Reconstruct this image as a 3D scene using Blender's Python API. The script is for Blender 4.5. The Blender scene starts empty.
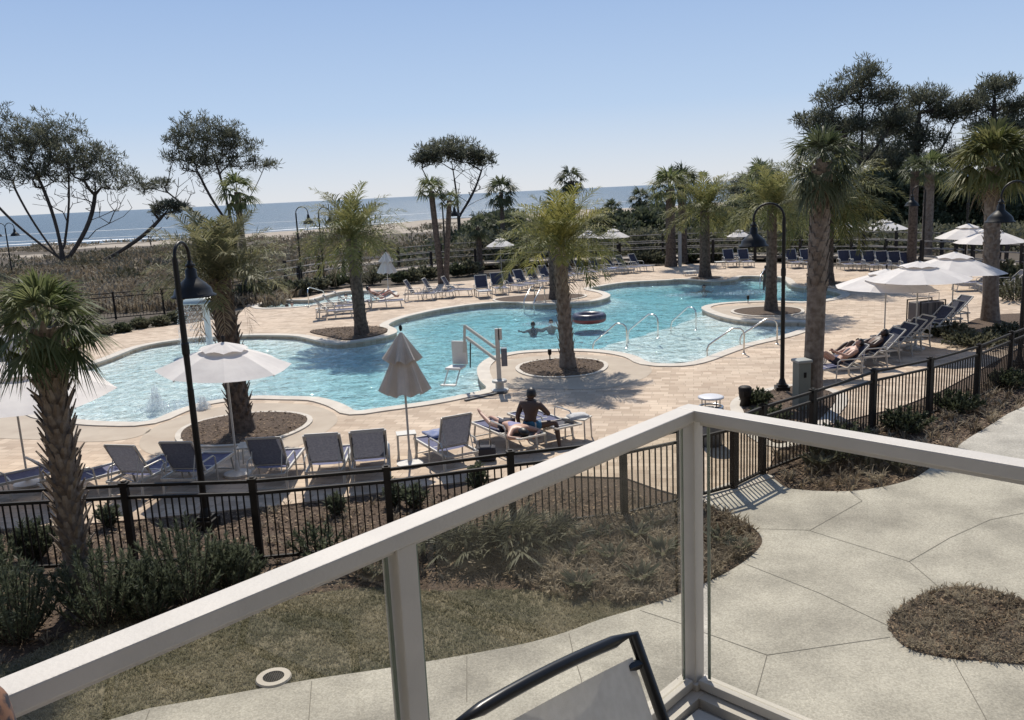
import bpy, bmesh, math, random
import numpy as np
from mathutils import Vector, Matrix, noise
from mathutils.geometry import tessellate_polygon
R=math.radians; PI=math.pi
random.seed(7); RS=np.random.RandomState(11)
SC=bpy.context.scene; COL=SC.collection
# ------------------------------------------------------------------ camera model (pixel of the 1024x720 photo -> point in the place)
F=870.; H=5.3; ROLL=R(2.75); PITCH=math.atan(168.3/F)
def ray(px,py):
    u=px-512; v=-(py-360); c,s=math.cos(ROLL),math.sin(ROLL)
    x=u*c+v*s; y=-u*s+v*c; cp,sp=math.cos(PITCH),math.sin(PITCH)
    return Vector((x, F*cp+y*sp, -F*sp+y*cp))
def g(px,py,z=0.):
    d=ray(px,py); t=(z-H)/d.z; return (d.x*t,d.y*t)
def G(px,py,z=0.):
    a=g(px,py,z); return Vector((a[0],a[1],z))
def upat(px,py,Y):
    d=ray(px,py); t=Y/d.y; return Vector((d.x*t,Y,H+d.z*t))
# ------------------------------------------------------------------ materials
MATS={}
def nt(m): m.use_nodes=True; return m.node_tree.nodes,m.node_tree.links
def mat(name,col,rough=.6,metal=0.,col2=None,vs=4.,bump=0.,bs=60.,spec=.5,detail=4,lo=.35,hi=.65,coords='Object',stretch=None,island=0.,trans=0.,bdist=.02):
    if name in MATS: return MATS[name]
    m=bpy.data.materials.new(name); N,L=nt(m); b=N['Principled BSDF']
    b.inputs['Base Color'].default_value=(*col,1); b.inputs['Roughness'].default_value=rough
    b.inputs['Metallic'].default_value=metal; b.inputs['Specular IOR Level'].default_value=spec
    if coords=='Object':
        tc=N.new('ShaderNodeTexCoord'); src=tc.outputs['Object']
    else:
        ge=N.new('ShaderNodeNewGeometry'); src=ge.outputs['Position']
    if stretch:
        mp=N.new('ShaderNodeMapping'); mp.inputs['Scale'].default_value=stretch; L.new(src,mp.inputs[0]); src=mp.outputs[0]
    out=None
    if col2:
        n=N.new('ShaderNodeTexNoise'); n.inputs['Scale'].default_value=vs; n.inputs['Detail'].default_value=detail; L.new(src,n.inputs['Vector'])
        r=N.new('ShaderNodeMapRange'); r.inputs[1].default_value=lo; r.inputs[2].default_value=hi; L.new(n.outputs[0],r.inputs[0])
        mx=N.new('ShaderNodeMix'); mx.data_type='RGBA'; mx.inputs[6].default_value=(*col,1); mx.inputs[7].default_value=(*col2,1)
        L.new(r.outputs[0],mx.inputs[0]); out=mx.outputs[2]
        if island:
            ge=N.new('ShaderNodeNewGeometry'); ad=N.new('ShaderNodeMath'); ad.operation='MULTIPLY_ADD'
            L.new(ge.outputs['Random Per Island'],ad.inputs[0]); ad.inputs[1].default_value=island; L.new(r.outputs[0],ad.inputs[2])
            sb=N.new('ShaderNodeMath'); sb.operation='SUBTRACT'; sb.use_clamp=True; L.new(ad.outputs[0],sb.inputs[0]); sb.inputs[1].default_value=island*.5
            L.new(sb.outputs[0],mx.inputs[0])
        L.new(out,b.inputs['Base Color'])
    if bump:
        n2=N.new('ShaderNodeTexNoise'); n2.inputs['Scale'].default_value=bs; n2.inputs['Detail'].default_value=3; L.new(src,n2.inputs['Vector'])
        bp=N.new('ShaderNodeBump'); bp.inputs['Strength'].default_value=bump; bp.inputs['Distance'].default_value=bdist
        L.new(n2.outputs[0],bp.inputs['Height']); L.new(bp.outputs[0],b.inputs['Normal'])
    if trans:
        t=N.new('ShaderNodeBsdfTranslucent'); ms=N.new('ShaderNodeMixShader'); ms.inputs[0].default_value=trans
        if out: L.new(out,t.inputs[0])
        else: t.inputs[0].default_value=(*col,1)
        L.new(b.outputs[0],ms.inputs[1]); L.new(t.outputs[0],ms.inputs[2])
        L.new(ms.outputs[0],N['Material Output'].inputs[0])
    MATS[name]=m; return m
white_paint=mat('white_paint',(.54,.505,.46),.55,col2=(.49,.46,.42),vs=6,bump=.08,bs=90)
dark_metal=mat('dark_metal',(.012,.010,.009),.6,col2=(.022,.018,.015),vs=5,spec=.25)
lamp_black=mat('lamp_black',(.014,.013,.012),.42,spec=.3)
alum=mat('aluminium',(.52,.50,.46),.42,.2)
steel=mat('steel',(.62,.62,.60),.22,1.)
navy=mat('navy_mesh',(.105,.108,.135),.8,col2=(.15,.152,.18),vs=25,trans=.35)
navy_seat=mat('navy_seat',(.07,.075,.15),.8,col2=(.10,.105,.19),vs=12)
offwhite=mat('offwhite',(.62,.60,.57),.6)
canvas=mat('canvas',(.82,.78,.74),.9,col2=(.74,.70,.67),vs=3,trans=.22,bump=.15,bs=9)
canvas_old=mat('canvas_old',(.66,.60,.53),.9,col2=(.56,.51,.45),vs=3,trans=.22,bump=.15,bs=9)
mulch=mat('mulch',(.050,.032,.021),.95,col2=(.13,.088,.060),vs=22,bump=1.,bs=60,coords='P',detail=8,lo=.3,hi=.7)
coping=mat('coping',(.55,.50,.43),.7,col2=(.47,.42,.36),vs=3,bump=.1,bs=40,coords='P')
concrete_smooth=mat('concrete_smooth',(.44,.37,.29),.8,col2=(.38,.31,.24),vs=1.3,bump=.1,bs=60,coords='P')
skin=mat('skin',(.50,.30,.22),.5); skin_dark=mat('skin_tan',(.075,.042,.030),.5)  # the darker skin also carries backlit shade, put into its base colour
hair=mat('hair',(.012,.009,.008),.45)
bark=mat('bark',(.085,.066,.052),.9,col2=(.15,.125,.10),vs=5,bump=.8,bs=14,stretch=(1,1,.25))
pine_bark=mat('pine_bark',(.045,.036,.030),.9,col2=(.085,.068,.055),vs=3,bump=.8,bs=9,stretch=(1,1,.3))
palm_bark=mat('palm_bark',(.13,.098,.075),.9,col2=(.23,.19,.155),vs=9,bump=.7,bs=24,island=.6)
palm_bark_dark=mat('palm_bark_dark',(.055,.040,.030),.9,col2=(.13,.10,.08),vs=9,bump=.7,bs=24,island=.6)
def leafm(n,a,b,tr=.38,rough=.55,vs=1.2): return mat(n,a,rough,col2=b,vs=vs,island=.9,trans=tr,spec=.3)
fan_leaf=leafm('fan_leaf',(.065,.090,.030),(.21,.225,.105),.45)
fan_leaf_dark=leafm('fan_leaf_dark',(.045,.060,.028),(.12,.135,.075),.4)
feather_leaf=leafm('feather_leaf',(.12,.135,.045),(.25,.235,.095),.48)
feather_grey=leafm('feather_grey',(.11,.12,.055),(.23,.215,.12),.48)
dead_leaf=leafm('dead_leaf',(.20,.15,.09),(.36,.29,.20),.3)
needle=leafm('needle',(.060,.068,.046),(.16,.165,.115),.48)
needle2=leafm('needle_brown',(.024,.030,.017),(.060,.062,.038),.2)
shrub_dark=leafm('shrub_dark',(.042,.054,.030),(.12,.135,.080),.4)
shrub_mid=leafm('shrub_mid',(.080,.086,.052),(.20,.195,.13),.4)
shrub_near=leafm('shrub_near',(.065,.080,.050),(.17,.19,.125),.4)
dry=leafm('dry_brush',(.16,.125,.088),(.36,.30,.215),.2,.9)
dune_leaf=leafm('dune_leaf',(.095,.095,.058),(.29,.24,.17),.15,.9,.25)
grass_leaf=leafm('grass_leaf',(.14,.14,.08),(.34,.30,.20),.3,.8,.8)

def mk(name): m=bpy.data.materials.new(name); N,L=nt(m); return m,N,L
def n_(N,t,**k):
    n=N.new(t)
    for a,b in k.items(): setattr(n,a,b)
    return n
# pavers
m,N,L=mk('pavers'); b=N['Principled BSDF']; ge=N.new('ShaderNodeNewGeometry')
mp=N.new('ShaderNodeMapping'); mp.inputs['Rotation'].default_value=(0,0,R(12)); L.new(ge.outputs['Position'],mp.inputs[0])
br=N.new('ShaderNodeTexBrick'); br.inputs['Scale'].default_value=1.; br.inputs['Brick Width'].default_value=.42; br.inputs['Row Height'].default_value=.22
br.inputs['Color1'].default_value=(.60,.50,.395,1); br.inputs['Color2'].default_value=(.42,.33,.25,1); br.inputs['Mortar'].default_value=(.36,.29,.22,1)
br.inputs['Mortar Size'].default_value=.007; br.offset_frequency=2; br.squash=.6; br.squash_frequency=3; L.new(mp.outputs[0],br.inputs[0])
nz=N.new('ShaderNodeTexNoise'); nz.inputs['Scale'].default_value=.7; nz.inputs['Detail'].default_value=5; L.new(ge.outputs['Position'],nz.inputs[0])
mx=n_(N,'ShaderNodeMix',data_type='RGBA',blend_type='MULTIPLY'); mx.inputs[0].default_value=.55; L.new(br.outputs[0],mx.inputs[6])
cr=N.new('ShaderNodeValToRGB'); cr.color_ramp.elements[0].position=.3; cr.color_ramp.elements[0].color=(.68,.62,.56,1); cr.color_ramp.elements[1].position=.7; cr.color_ramp.elements[1].color=(1.12,1.05,.98,1)
L.new(nz.outputs[0],cr.inputs[0]); L.new(cr.outputs[0],mx.inputs[7]); L.new(mx.outputs[2],b.inputs['Base Color']); b.inputs['Roughness'].default_value=.85
bp=N.new('ShaderNodeBump'); bp.inputs['Strength'].default_value=.3; bp.inputs['Distance'].default_value=.01; L.new(br.outputs['Fac'],bp.inputs['Height']); bp.invert=True; L.new(bp.outputs[0],b.inputs['Normal'])
pavers=m
# exposed aggregate concrete
m,N,L=mk('aggregate'); b=N['Principled BSDF']; ge=N.new('ShaderNodeNewGeometry')
n1=N.new('ShaderNodeTexNoise'); n1.inputs['Scale'].default_value=42; n1.inputs['Detail'].default_value=5; n2=N.new('ShaderNodeTexNoise'); n2.inputs['Scale'].default_value=.9; n2.inputs['Detail'].default_value=7
vo=N.new('ShaderNodeTexVoronoi'); vo.inputs['Scale'].default_value=38
for q in (n1,n2,vo): L.new(ge.outputs['Position'],q.inputs['Vector'])
c1=N.new('ShaderNodeValToRGB'); c1.color_ramp.elements[0].position=.32; c1.color_ramp.elements[0].color=(.34,.322,.285,1); c1.color_ramp.elements[1].position=.66; c1.color_ramp.elements[1].color=(.515,.492,.44,1)
c2=N.new('ShaderNodeValToRGB'); c2.color_ramp.elements[0].position=.32; c2.color_ramp.elements[0].color=(.66,.645,.62,1); c2.color_ramp.elements[1].position=.62; c2.color_ramp.elements[1].color=(1.12,1.10,1.06,1)
c3=N.new('ShaderNodeValToRGB'); c3.color_ramp.elements[0].position=.0; c3.color_ramp.elements[0].color=(1.28,1.26,1.22,1); c3.color_ramp.elements[1].position=.38; c3.color_ramp.elements[1].color=(.97,.97,.97,1)
L.new(n1.outputs[0],c1.inputs[0]); L.new(n2.outputs[0],c2.inputs[0]); L.new(vo.outputs['Distance'],c3.inputs[0])
m1=n_(N,'ShaderNodeMix',data_type='RGBA',blend_type='MULTIPLY'); m1.inputs[0].default_value=1; L.new(c1.outputs[0],m1.inputs[6]); L.new(c2.outputs[0],m1.inputs[7])
m2=n_(N,'ShaderNodeMix',data_type='RGBA',blend_type='MULTIPLY'); m2.inputs[0].default_value=1; L.new(m1.outputs[2],m2.inputs[6]); L.new(c3.outputs[0],m2.inputs[7])
L.new(m2.outputs[2],b.inputs['Base Color']); b.inputs['Roughness'].default_value=.85
bp=N.new('ShaderNodeBump'); bp.inputs['Strength'].default_value=.5; bp.inputs['Distance'].default_value=.006; L.new(n1.outputs[0],bp.inputs['Height']); L.new(bp.outputs[0],b.inputs['Normal'])
aggregate=m
# pool water surface and its tinted body
def water_mat(name,scale,strength,tint,absorb,rough=.03):
    m,N,L=mk(name); N.remove(N['Principled BSDF']); out=N['Material Output']; ge=N.new('ShaderNodeNewGeometry')
    mp=N.new('ShaderNodeMapping'); mp.inputs['Scale'].default_value=(1,1,1); L.new(ge.outputs['Position'],mp.inputs[0])
    a=N.new('ShaderNodeTexVoronoi'); a.feature='SMOOTH_F1'; a.inputs['Scale'].default_value=scale
    c=N.new('ShaderNodeTexNoise'); c.inputs['Scale'].default_value=scale*1.7; c.inputs['Detail'].default_value=4; c.inputs['Distortion'].default_value=1.2
    L.new(mp.outputs[0],a.inputs['Vector']); L.new(mp.outputs[0],c.inputs['Vector'])
    ad=n_(N,'ShaderNodeMath',operation='ADD'); L.new(a.outputs['Distance'],ad.inputs[0]); L.new(c.outputs[0],ad.inputs[1])
    bp=N.new('ShaderNodeBump'); bp.inputs['Strength'].default_value=strength; bp.inputs['Distance'].default_value=.24; L.new(ad.outputs[0],bp.inputs['Height'])
    fr=N.new('ShaderNodeFresnel'); fr.inputs['IOR'].default_value=1.33; L.new(bp.outputs[0],fr.inputs['Normal'])
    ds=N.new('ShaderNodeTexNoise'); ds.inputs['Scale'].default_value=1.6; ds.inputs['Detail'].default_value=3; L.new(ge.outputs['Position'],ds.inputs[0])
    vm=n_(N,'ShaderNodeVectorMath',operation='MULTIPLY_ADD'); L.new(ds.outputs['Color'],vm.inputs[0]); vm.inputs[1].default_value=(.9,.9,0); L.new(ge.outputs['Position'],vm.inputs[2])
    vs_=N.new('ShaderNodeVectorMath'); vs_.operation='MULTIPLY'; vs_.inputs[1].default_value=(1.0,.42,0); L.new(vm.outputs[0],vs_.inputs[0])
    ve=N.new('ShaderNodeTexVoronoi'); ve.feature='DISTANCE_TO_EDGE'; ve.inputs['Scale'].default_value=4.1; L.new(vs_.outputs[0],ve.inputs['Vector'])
    lens=N.new('ShaderNodeMapRange'); lens.interpolation_type='SMOOTHSTEP'; lens.inputs[1].default_value=.0; lens.inputs[2].default_value=.24; lens.inputs[3].default_value=1.; lens.inputs[4].default_value=0.; L.new(ve.outputs['Distance'],lens.inputs[0])  # painted caustic web: bright cell edges in the transmission colour, no refraction
    painted_caustic=n_(N,'ShaderNodeMix',data_type='RGBA'); L.new(lens.outputs[0],painted_caustic.inputs[0]); painted_caustic.inputs[6].default_value=(*[x*.84 for x in tint],1); painted_caustic.inputs[7].default_value=(1,1,1,1)
    gl=N.new('ShaderNodeBsdfGlossy'); gl.inputs['Roughness'].default_value=rough; L.new(bp.outputs[0],gl.inputs['Normal'])
    tr=N.new('ShaderNodeBsdfTransparent'); L.new(painted_caustic.outputs[2],tr.inputs[0])
    ms=N.new('ShaderNodeMixShader'); bf_=n_(N,'ShaderNodeMath',operation='SUBTRACT'); bf_.inputs[0].default_value=1; L.new(ge.outputs['Backfacing'],bf_.inputs[1]); mu=n_(N,'ShaderNodeMath',operation='MULTIPLY'); L.new(fr.outputs[0],mu.inputs[0]); L.new(bf_.outputs[0],mu.inputs[1]); L.new(mu.outputs[0],ms.inputs[0]); L.new(tr.outputs[0],ms.inputs[1]); L.new(gl.outputs[0],ms.inputs[2]); L.new(ms.outputs[0],out.inputs[0])
    if absorb:
        va=N.new('ShaderNodeVolumeAbsorption'); va.inputs[0].default_value=(*absorb[0],1); va.inputs[1].default_value=absorb[1]; L.new(va.outputs[0],out.inputs[1])
    return m
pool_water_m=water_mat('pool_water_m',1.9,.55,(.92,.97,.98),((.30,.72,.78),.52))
plaster=mat('plaster',(.66,.71,.70),.8,col2=(.80,.84,.83),vs=2.6,coords='P',detail=5)
tile=mat('pool_tile',(.07,.10,.11),.25,col2=(.13,.17,.17),vs=8,coords='P')
# glass
m,N,L=mk('rail_glass'); N.remove(N['Principled BSDF'])
fr=N.new('ShaderNodeFresnel'); fr.inputs['IOR'].default_value=1.5; gl=N.new('ShaderNodeBsdfGlossy'); gl.inputs['Roughness'].default_value=.0
tr=N.new('ShaderNodeBsdfTransparent'); tr.inputs[0].default_value=(.92,.915,.885,1); ms=N.new('ShaderNodeMixShader')
ge=N.new('ShaderNodeNewGeometry'); bf_=n_(N,'ShaderNodeMath',operation='SUBTRACT'); bf_.inputs[0].default_value=1; L.new(ge.outputs['Backfacing'],bf_.inputs[1]); mu=n_(N,'ShaderNodeMath',operation='MULTIPLY'); L.new(fr.outputs[0],mu.inputs[0]); L.new(bf_.outputs[0],mu.inputs[1]); L.new(mu.outputs[0],ms.inputs[0]); L.new(tr.outputs[0],ms.inputs[1]); L.new(gl.outputs[0],ms.inputs[2]); L.new(ms.outputs[0],N['Material Output'].inputs[0]); rail_glass=m
glass_edge=mat('glass_edge',(.22,.26,.22),.2)
m,N,L=mk('spray'); b=N['Principled BSDF']; b.inputs['Base Color'].default_value=(.85,.9,.92,1); b.inputs['Roughness'].default_value=.2
tr=N.new('ShaderNodeBsdfTransparent'); ms=N.new('ShaderNodeMixShader'); ms.inputs[0].default_value=.8; L.new(tr.outputs[0],ms.inputs[1]); L.new(b.outputs[0],ms.inputs[2]); L.new(ms.outputs[0],N['Material Output'].inputs[0]); spray_m=m
# ------------------------------------------------------------------ mesh helpers
class MB:
    def __init__(s): s.v=[]; s.f=[]
    def add(s,vs,fs):
        o=len(s.v); s.v+=[tuple(v) for v in vs]; s.f+=[tuple(i+o for i in f) for f in fs]; return s
    def box(s,c,d,rz=0,M=None):
        x,y,z=d[0]/2,d[1]/2,d[2]/2; P=[Vector((a*x,b*y,e*z)) for e in(-1,1) for b in(-1,1) for a in(-1,1)]
        Q=Matrix.Rotation(rz,4,'Z') if M is None else M
        return s.add([Q@p+Vector(c) for p in P],[(0,2,3,1),(4,5,7,6),(0,1,5,4),(2,6,7,3),(0,4,6,2),(1,3,7,5)])
    def bar(s,p,q,w,h,up=(0,0,1)):
        p,q=Vector(p),Vector(q); d=(q-p).normalized(); sd=d.cross(Vector(up))
        if sd.length<1e-4: sd=Vector((1,0,0))
        sd.normalize(); u=sd.cross(d); a=sd*w/2; b_=u*h/2
        return s.add([p-a-b_,p+a-b_,p+a+b_,p-a+b_,q-a-b_,q+a-b_,q+a+b_,q-a+b_],[(0,1,2,3),(7,6,5,4),(0,4,5,1),(1,5,6,2),(2,6,7,3),(3,7,4,0)])
    def tube(s,pts,r,n=8,cap=True):
        pts=[Vector(p) for p in pts]; k=len(pts); rr=r if isinstance(r,(list,tuple)) else [r]*k
        t0=(pts[1]-pts[0]).normalized(); u=t0.orthogonal().normalized(); vs=[]
        for i,p in enumerate(pts):
            t=(pts[min(i+1,k-1)]-pts[max(i-1,0)]).normalized(); u=(u-t*u.dot(t)).normalized(); w=t.cross(u)
            for j in range(n):
                a=2*PI*j/n; vs.append(p+(u*math.cos(a)+w*math.sin(a))*rr[i])
        fs=[(i*n+j,i*n+(j+1)%n,(i+1)*n+(j+1)%n,(i+1)*n+j) for i in range(k-1) for j in range(n)]
        if cap: fs+=[tuple(range(n-1,-1,-1)),tuple(range((k-1)*n,k*n))]
        return s.add(vs,fs)
    def lathe(s,prof,c=(0,0,0),n=20,ph=0):
        vs=[(c[0]+r*math.cos(2*PI*j/n+ph),c[1]+r*math.sin(2*PI*j/n+ph),c[2]+z) for r,z in prof for j in range(n)]
        fs=[(i*n+j,i*n+(j+1)%n,(i+1)*n+(j+1)%n,(i+1)*n+j) for i in range(len(prof)-1) for j in range(n)]
        return s.add(vs,fs)
    def prism(s,poly,z0,z1,holes=()):
        loops=[list(poly)]+[list(h) for h in holes]; allp=[p for l in loops for p in l]
        tri=tessellate_polygon([[Vector((p[0],p[1],0)) for p in l] for l in loops]); n=len(allp)
        fs=[]
        for t in tri:
            a,b_,c=[allp[i] for i in t]; ar=(b_[0]-a[0])*(c[1]-a[1])-(b_[1]-a[1])*(c[0]-a[0])
            if abs(ar)<1e-9: continue
            t=t if ar>0 else t[::-1]; fs.append(tuple(i+n for i in t)); 
            if z0 is not None: fs.append(tuple(reversed(t)))
        base=0
        if z0 is not None:
            for l in loops:
                k=len(l); fs+=[(base+j,base+(j+1)%k,base+(j+1)%k+n,base+j+n) for j in range(k)]; base+=k
        return s.add([(p[0],p[1],z0 if z0 is not None else z1) for p in allp]+[(p[0],p[1],z1) for p in allp],fs)
    def build(s,name,m,parent=None,smooth=False,loc=None,bevel=0):
        me=bpy.data.meshes.new(name); me.from_pydata(s.v,[],s.f); me.materials.append(m)
        if smooth: me.polygons.foreach_set('use_smooth',[True]*len(me.polygons))
        me.update(); return link(name,me,parent,loc,bevel)
def link(name,me,parent=None,loc=None,bevel=0):
    o=bpy.data.objects.new(name,me); COL.objects.link(o)
    if parent: o.parent=parent
    if loc is not None: o.location=loc
    if bevel:
        b_=o.modifiers.new('bevel','BEVEL'); b_.width=bevel; b_.segments=2; b_.limit_method='ANGLE'
    return o
def npobj(name,V,T,m,parent=None,loc=None,smooth=False):
    me=bpy.data.meshes.new(name); V=np.asarray(V,np.float32); T=np.asarray(T,np.int32); k=T.shape[1]
    me.vertices.add(len(V)); me.vertices.foreach_set('co',V.ravel()); me.loops.add(T.size); me.loops.foreach_set('vertex_index',T.ravel())
    me.polygons.add(len(T)); me.polygons.foreach_set('loop_start',np.arange(0,T.size,k,dtype=np.int32)); me.polygons.foreach_set('loop_total',np.full(len(T),k,np.int32))
    me.materials.append(m); me.update(calc_edges=True); return link(name,me,parent,loc)
def tag(o,label=None,cat=None,group=None,kind=None):
    for k,v in (('label',label),('category',cat),('group',group),('kind',kind)):
        if v: o[k]=v
    return o
def empty(name,loc,label,cat,group=None,rz=0):
    o=bpy.data.objects.new(name,None); COL.objects.link(o); o.location=loc; o.rotation_euler=(0,0,rz); o.empty_display_size=.2
    return tag(o,label,cat,group)
def dup(root,loc,rz,label,group=None,scale=None,rot=None):
    r=root.copy(); COL.objects.link(r); r.location=loc; r.rotation_euler=rot or (0,0,rz); r['label']=label
    if group: r['group']=group
    if scale: r.scale=scale if not isinstance(scale,(int,float)) else (scale,)*3
    for ch in root.children:
        c=ch.copy(); COL.objects.link(c); c.parent=r
        for gch in ch.children:
            d=gch.copy(); COL.objects.link(d); d.parent=c
    return r
def ribbons(B,M,T,W):   # tapered leaflets: base, middle, tip, half width vector
    n=len(B); V=np.empty((n,5,3),np.float32); V[:,0]=B-W*.35; V[:,1]=B+W*.35; V[:,2]=M+W; V[:,3]=M-W; V[:,4]=T
    i=(np.arange(n)*5)[:,None]; f=np.concatenate([i+np.array([[0,1,2]]),i+np.array([[0,2,3]]),i+np.array([[3,2,4]])],0)
    return V.reshape(-1,3),f
class Leaves:
    def __init__(s): s.V=[]; s.T=[]; s.n=0
    def add(s,B,M,T,W):
        v,f=ribbons(*[np.asarray(a,np.float32) for a in (B,M,T,W)]); s.V.append(v); s.T.append(f+s.n); s.n+=len(v)
    def obj(s,name,m,parent=None,loc=None): return npobj(name,np.concatenate(s.V),np.concatenate(s.T),m,parent,loc)
def unit(a): return a/np.maximum(np.linalg.norm(a,axis=-1,keepdims=True),1e-9)
def cloud(L_,c,r,n,size,rs=RS,up=.3,shell=.55,aspect=.28):   # leaf clump in an ellipsoid
    d=unit(rs.normal(size=(n,3))); rad=shell+(1-shell)*rs.rand(n,1)**.6; rad*=(.8+.4*rs.rand(n,1)); P=np.array(c)+d*rad*np.array(r)
    o=unit(d*.8+rs.normal(size=(n,3))*.7+np.array([0,0,up])); w=unit(np.cross(o,rs.normal(size=(n,3)))); s_=size*(.6+.8*rs.rand(n,1))
    L_.add(P,P+o*s_*.5,P+o*s_,w*s_*aspect)
def tufts(L_,P,n,h,w,spread=.5,rs=RS,droop=.25):  # grass-like tufts at points P (k,3), n blades each
    P=np.repeat(np.asarray(P,float),n,0); k=len(P); a=rs.rand(k)*2*PI; rr=rs.rand(k)**.5
    out=np.stack([np.cos(a),np.sin(a),np.zeros(k)],1); hh=h*(.5+.6*rs.rand(k,1)); B=P+out*(rr[:,None]*w*3)
    M=B+out*spread*hh*.35+np.array([0,0,1])*hh*.62; T=B+out*spread*hh+np.array([0,0,1])*hh*(1-droop*rs.rand(k,1))
    sd=np.stack([-np.sin(a+rs.randn(k)*.6),np.cos(a+rs.randn(k)*.6),np.zeros(k)],1); L_.add(B,M,T,sd*w*(.6+.6*rs.rand(k,1)))
def smooth_loop(pts,n=5):   # closed Catmull-Rom
    k=len(pts); out=[]
    for i in range(k):
        p0,p1,p2,p3=[np.array(pts[(i+j)%k],float) for j in(-1,0,1,2)]
        for t in np.linspace(0,1,n,endpoint=False):
            out.append(tuple(.5*((2*p1)+(-p0+p2)*t+(2*p0-5*p1+4*p2-p3)*t*t+(-p0+3*p1-3*p2+p3)*t**3)))
    return out
def offset(poly,d):
    n=len(poly); P=np.array(poly); A=.5*np.sum(P[:,0]*np.roll(P[:,1],-1)-np.roll(P[:,0],-1)*P[:,1]); sg=1 if A>0 else -1
    t=unit(np.roll(P,-1,0)-np.roll(P,1,0)); nrm=np.stack([t[:,1],-t[:,0]],1)*sg; return [tuple(p) for p in P+nrm*d]
def inside(x,y,poly):
    c=False; n=len(poly); j=n-1
    for i in range(n):
        xi,yi=poly[i]; xj,yj=poly[j]
        if (yi>y)!=(yj>y) and x<(xj-xi)*(y-yi)/(yj-yi)+xi: c=not c
        j=i
    return c
def struct(o): o['kind']='structure'; return o
# ================================================================== SETTING
PW=[(15,393),(25,405),(46,418),(85,424),(120,426),(150,425),(175,415),(200,407),(230,402),(258,399.5),(285,400),(317,401),(337,406),(348,411),(357,415),(380,412),(430,405),(460,399),(487,392.5),(481,384),(478,374),(482,366),(495,359),(522,354),(572,352),(610,354),(635,359),(650,366),(680,367),(700,363),(716,357),(745,347),(780,339),(803,331.5),(812,327),(800,324.5),(765,324.5),(735,322),(712,316),(702,309.5),(722,305),(765,303),(802,304),(825,302),(842,297),(832,292.5),(812,290),(792,287.5),(783,280),(770,278.5),(742,278),(735,281.5),(715,283),(685,281),(665,282),(627,284),(600,288),(590,290.5),(603,293.5),(610,297),(605,300.5),(590,303.5),(560,305.5),(535,306),(510,304),(477,306),(442,311),(418,316),(400,321),(388,327),(395,331),(396,335),(385,339),(370,342),(350,345),(337,346),(322,344),(305,340),(290,338),(255,337.5),(230,338.5),(200,340),(175,343),(155,346),(135,351),(110,361),(80,371),(45,381),(22,387)]
pool=smooth_loop([g(x,y,-.05) for x,y in PW],3)
SPA=[(258,306),(275,301.5),(292,300.8),(311,300.5),(324,297),(339,293),(355,291.7),(380,291.5),(392,293),(388,298),(370,302),(345,303),(325,303.5),(308,306.5),(280,308.5),(262,308.8)]
spa=smooth_loop([g(x,y,0) for x,y in SPA],3)
FEN=[(-11.9,12.0),(-9.85,12.2),(-7.8,12.3),(-5.83,12.35),(-3.9,12.25),(-1.96,12.5),(-.1,13.0),(1.7,13.35)]
FEN2=[(4.45,15.1),(5.68,16.05),(7.45,17.5),(9.05,18.4),(10.75,19.6),(12.3,21.0),(13.9,22.4),(15.5,23.9),(17.2,25.6)]
GATE=[(2.72,13.85),(3.75,14.42),(4.45,15.1)]
deck_poly=[g(x,y) for x,y in [(-120,540),(-20,532),(87,525),(137,521),(287,506),(380,494),(430,487),(500,479),(560,477),(625,479),(656,490),(694,501),(764,480)]]+[(5.2,16.6),(7.0,18.3),(8.8,19.3),(10.4,20.6),(12.1,22.3),(16.5,26.8),(25,33),(38,44)]+[g(x,y) for x,y in [(1080,276),(1000,278),(930,271),(850,268),(760,263),(700,264),(650,267),(560,274),(470,281),(420,285),(390,288.5),(345,289),(322,294),(305,298),(275,299),(250,303),(238,316),(190,324),(140,330),(100,336),(72,344),(40,356),(0,372),(-120,400)]]
def terr(x,y):
    h=noise.noise(Vector((x*.035,y*.03,1.3)))*1.3+noise.noise(Vector((x*.12,y*.1,5)))*.45
    w=min(1,max(0,(y-58+max(0,-x-10)*.5)/25)); z=-.05+w*(h*.75-.15-max(0,min(1,(y-90)/70))*.5)
    sh=212+min(150,max(0,x+90)*.62); t=(y-(sh-45))/60
    if t>0: z=z*(1-min(1,t))-3.2*min(1.6,t)
    return z
pe=offset(pool,.55); se=offset(spa,.5)
xs=np.concatenate([np.linspace(-900,-130,18),np.linspace(-126,-32,48),np.arange(-31,36,.75),np.linspace(36.5,200,60),np.linspace(220,2500,14)])
ys=np.concatenate([[-60,-20,0,6],np.arange(8,60,.75),np.linspace(61,280,120),np.linspace(290,700,30),[900,1300,2500,3000]])
V=[];
for y in ys:
    for x in xs:
        z=terr(x,y)
        if -32<x<34 and 18<y<58 and (inside(x,y,pe) or inside(x,y,se)): z=-1.6
        V.append((x,y,z))
nx=len(xs); idx=np.arange(len(ys)*nx).reshape(len(ys),nx)
T=np.stack([idx[:-1,:-1],idx[:-1,1:],idx[1:,1:],idx[1:,:-1]],-1).reshape(-1,4)
m,N,L=mk('terrain'); b=N['Principled BSDF']; ge=N.new('ShaderNodeNewGeometry'); sx=N.new('ShaderNodeSeparateXYZ'); L.new(ge.outputs['Position'],sx.inputs[0])
n1=N.new('ShaderNodeTexNoise'); n1.inputs['Scale'].default_value=.09; n1.inputs['Detail'].default_value=8; mpp=N.new('ShaderNodeMapping'); mpp.inputs['Scale'].default_value=(.6,1,1); L.new(ge.outputs['Position'],mpp.inputs[0]); L.new(mpp.outputs[0],n1.inputs[0])
n2=N.new('ShaderNodeTexNoise'); n2.inputs['Scale'].default_value=3; n2.inputs['Detail'].default_value=8; L.new(ge.outputs['Position'],n2.inputs[0])
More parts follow.
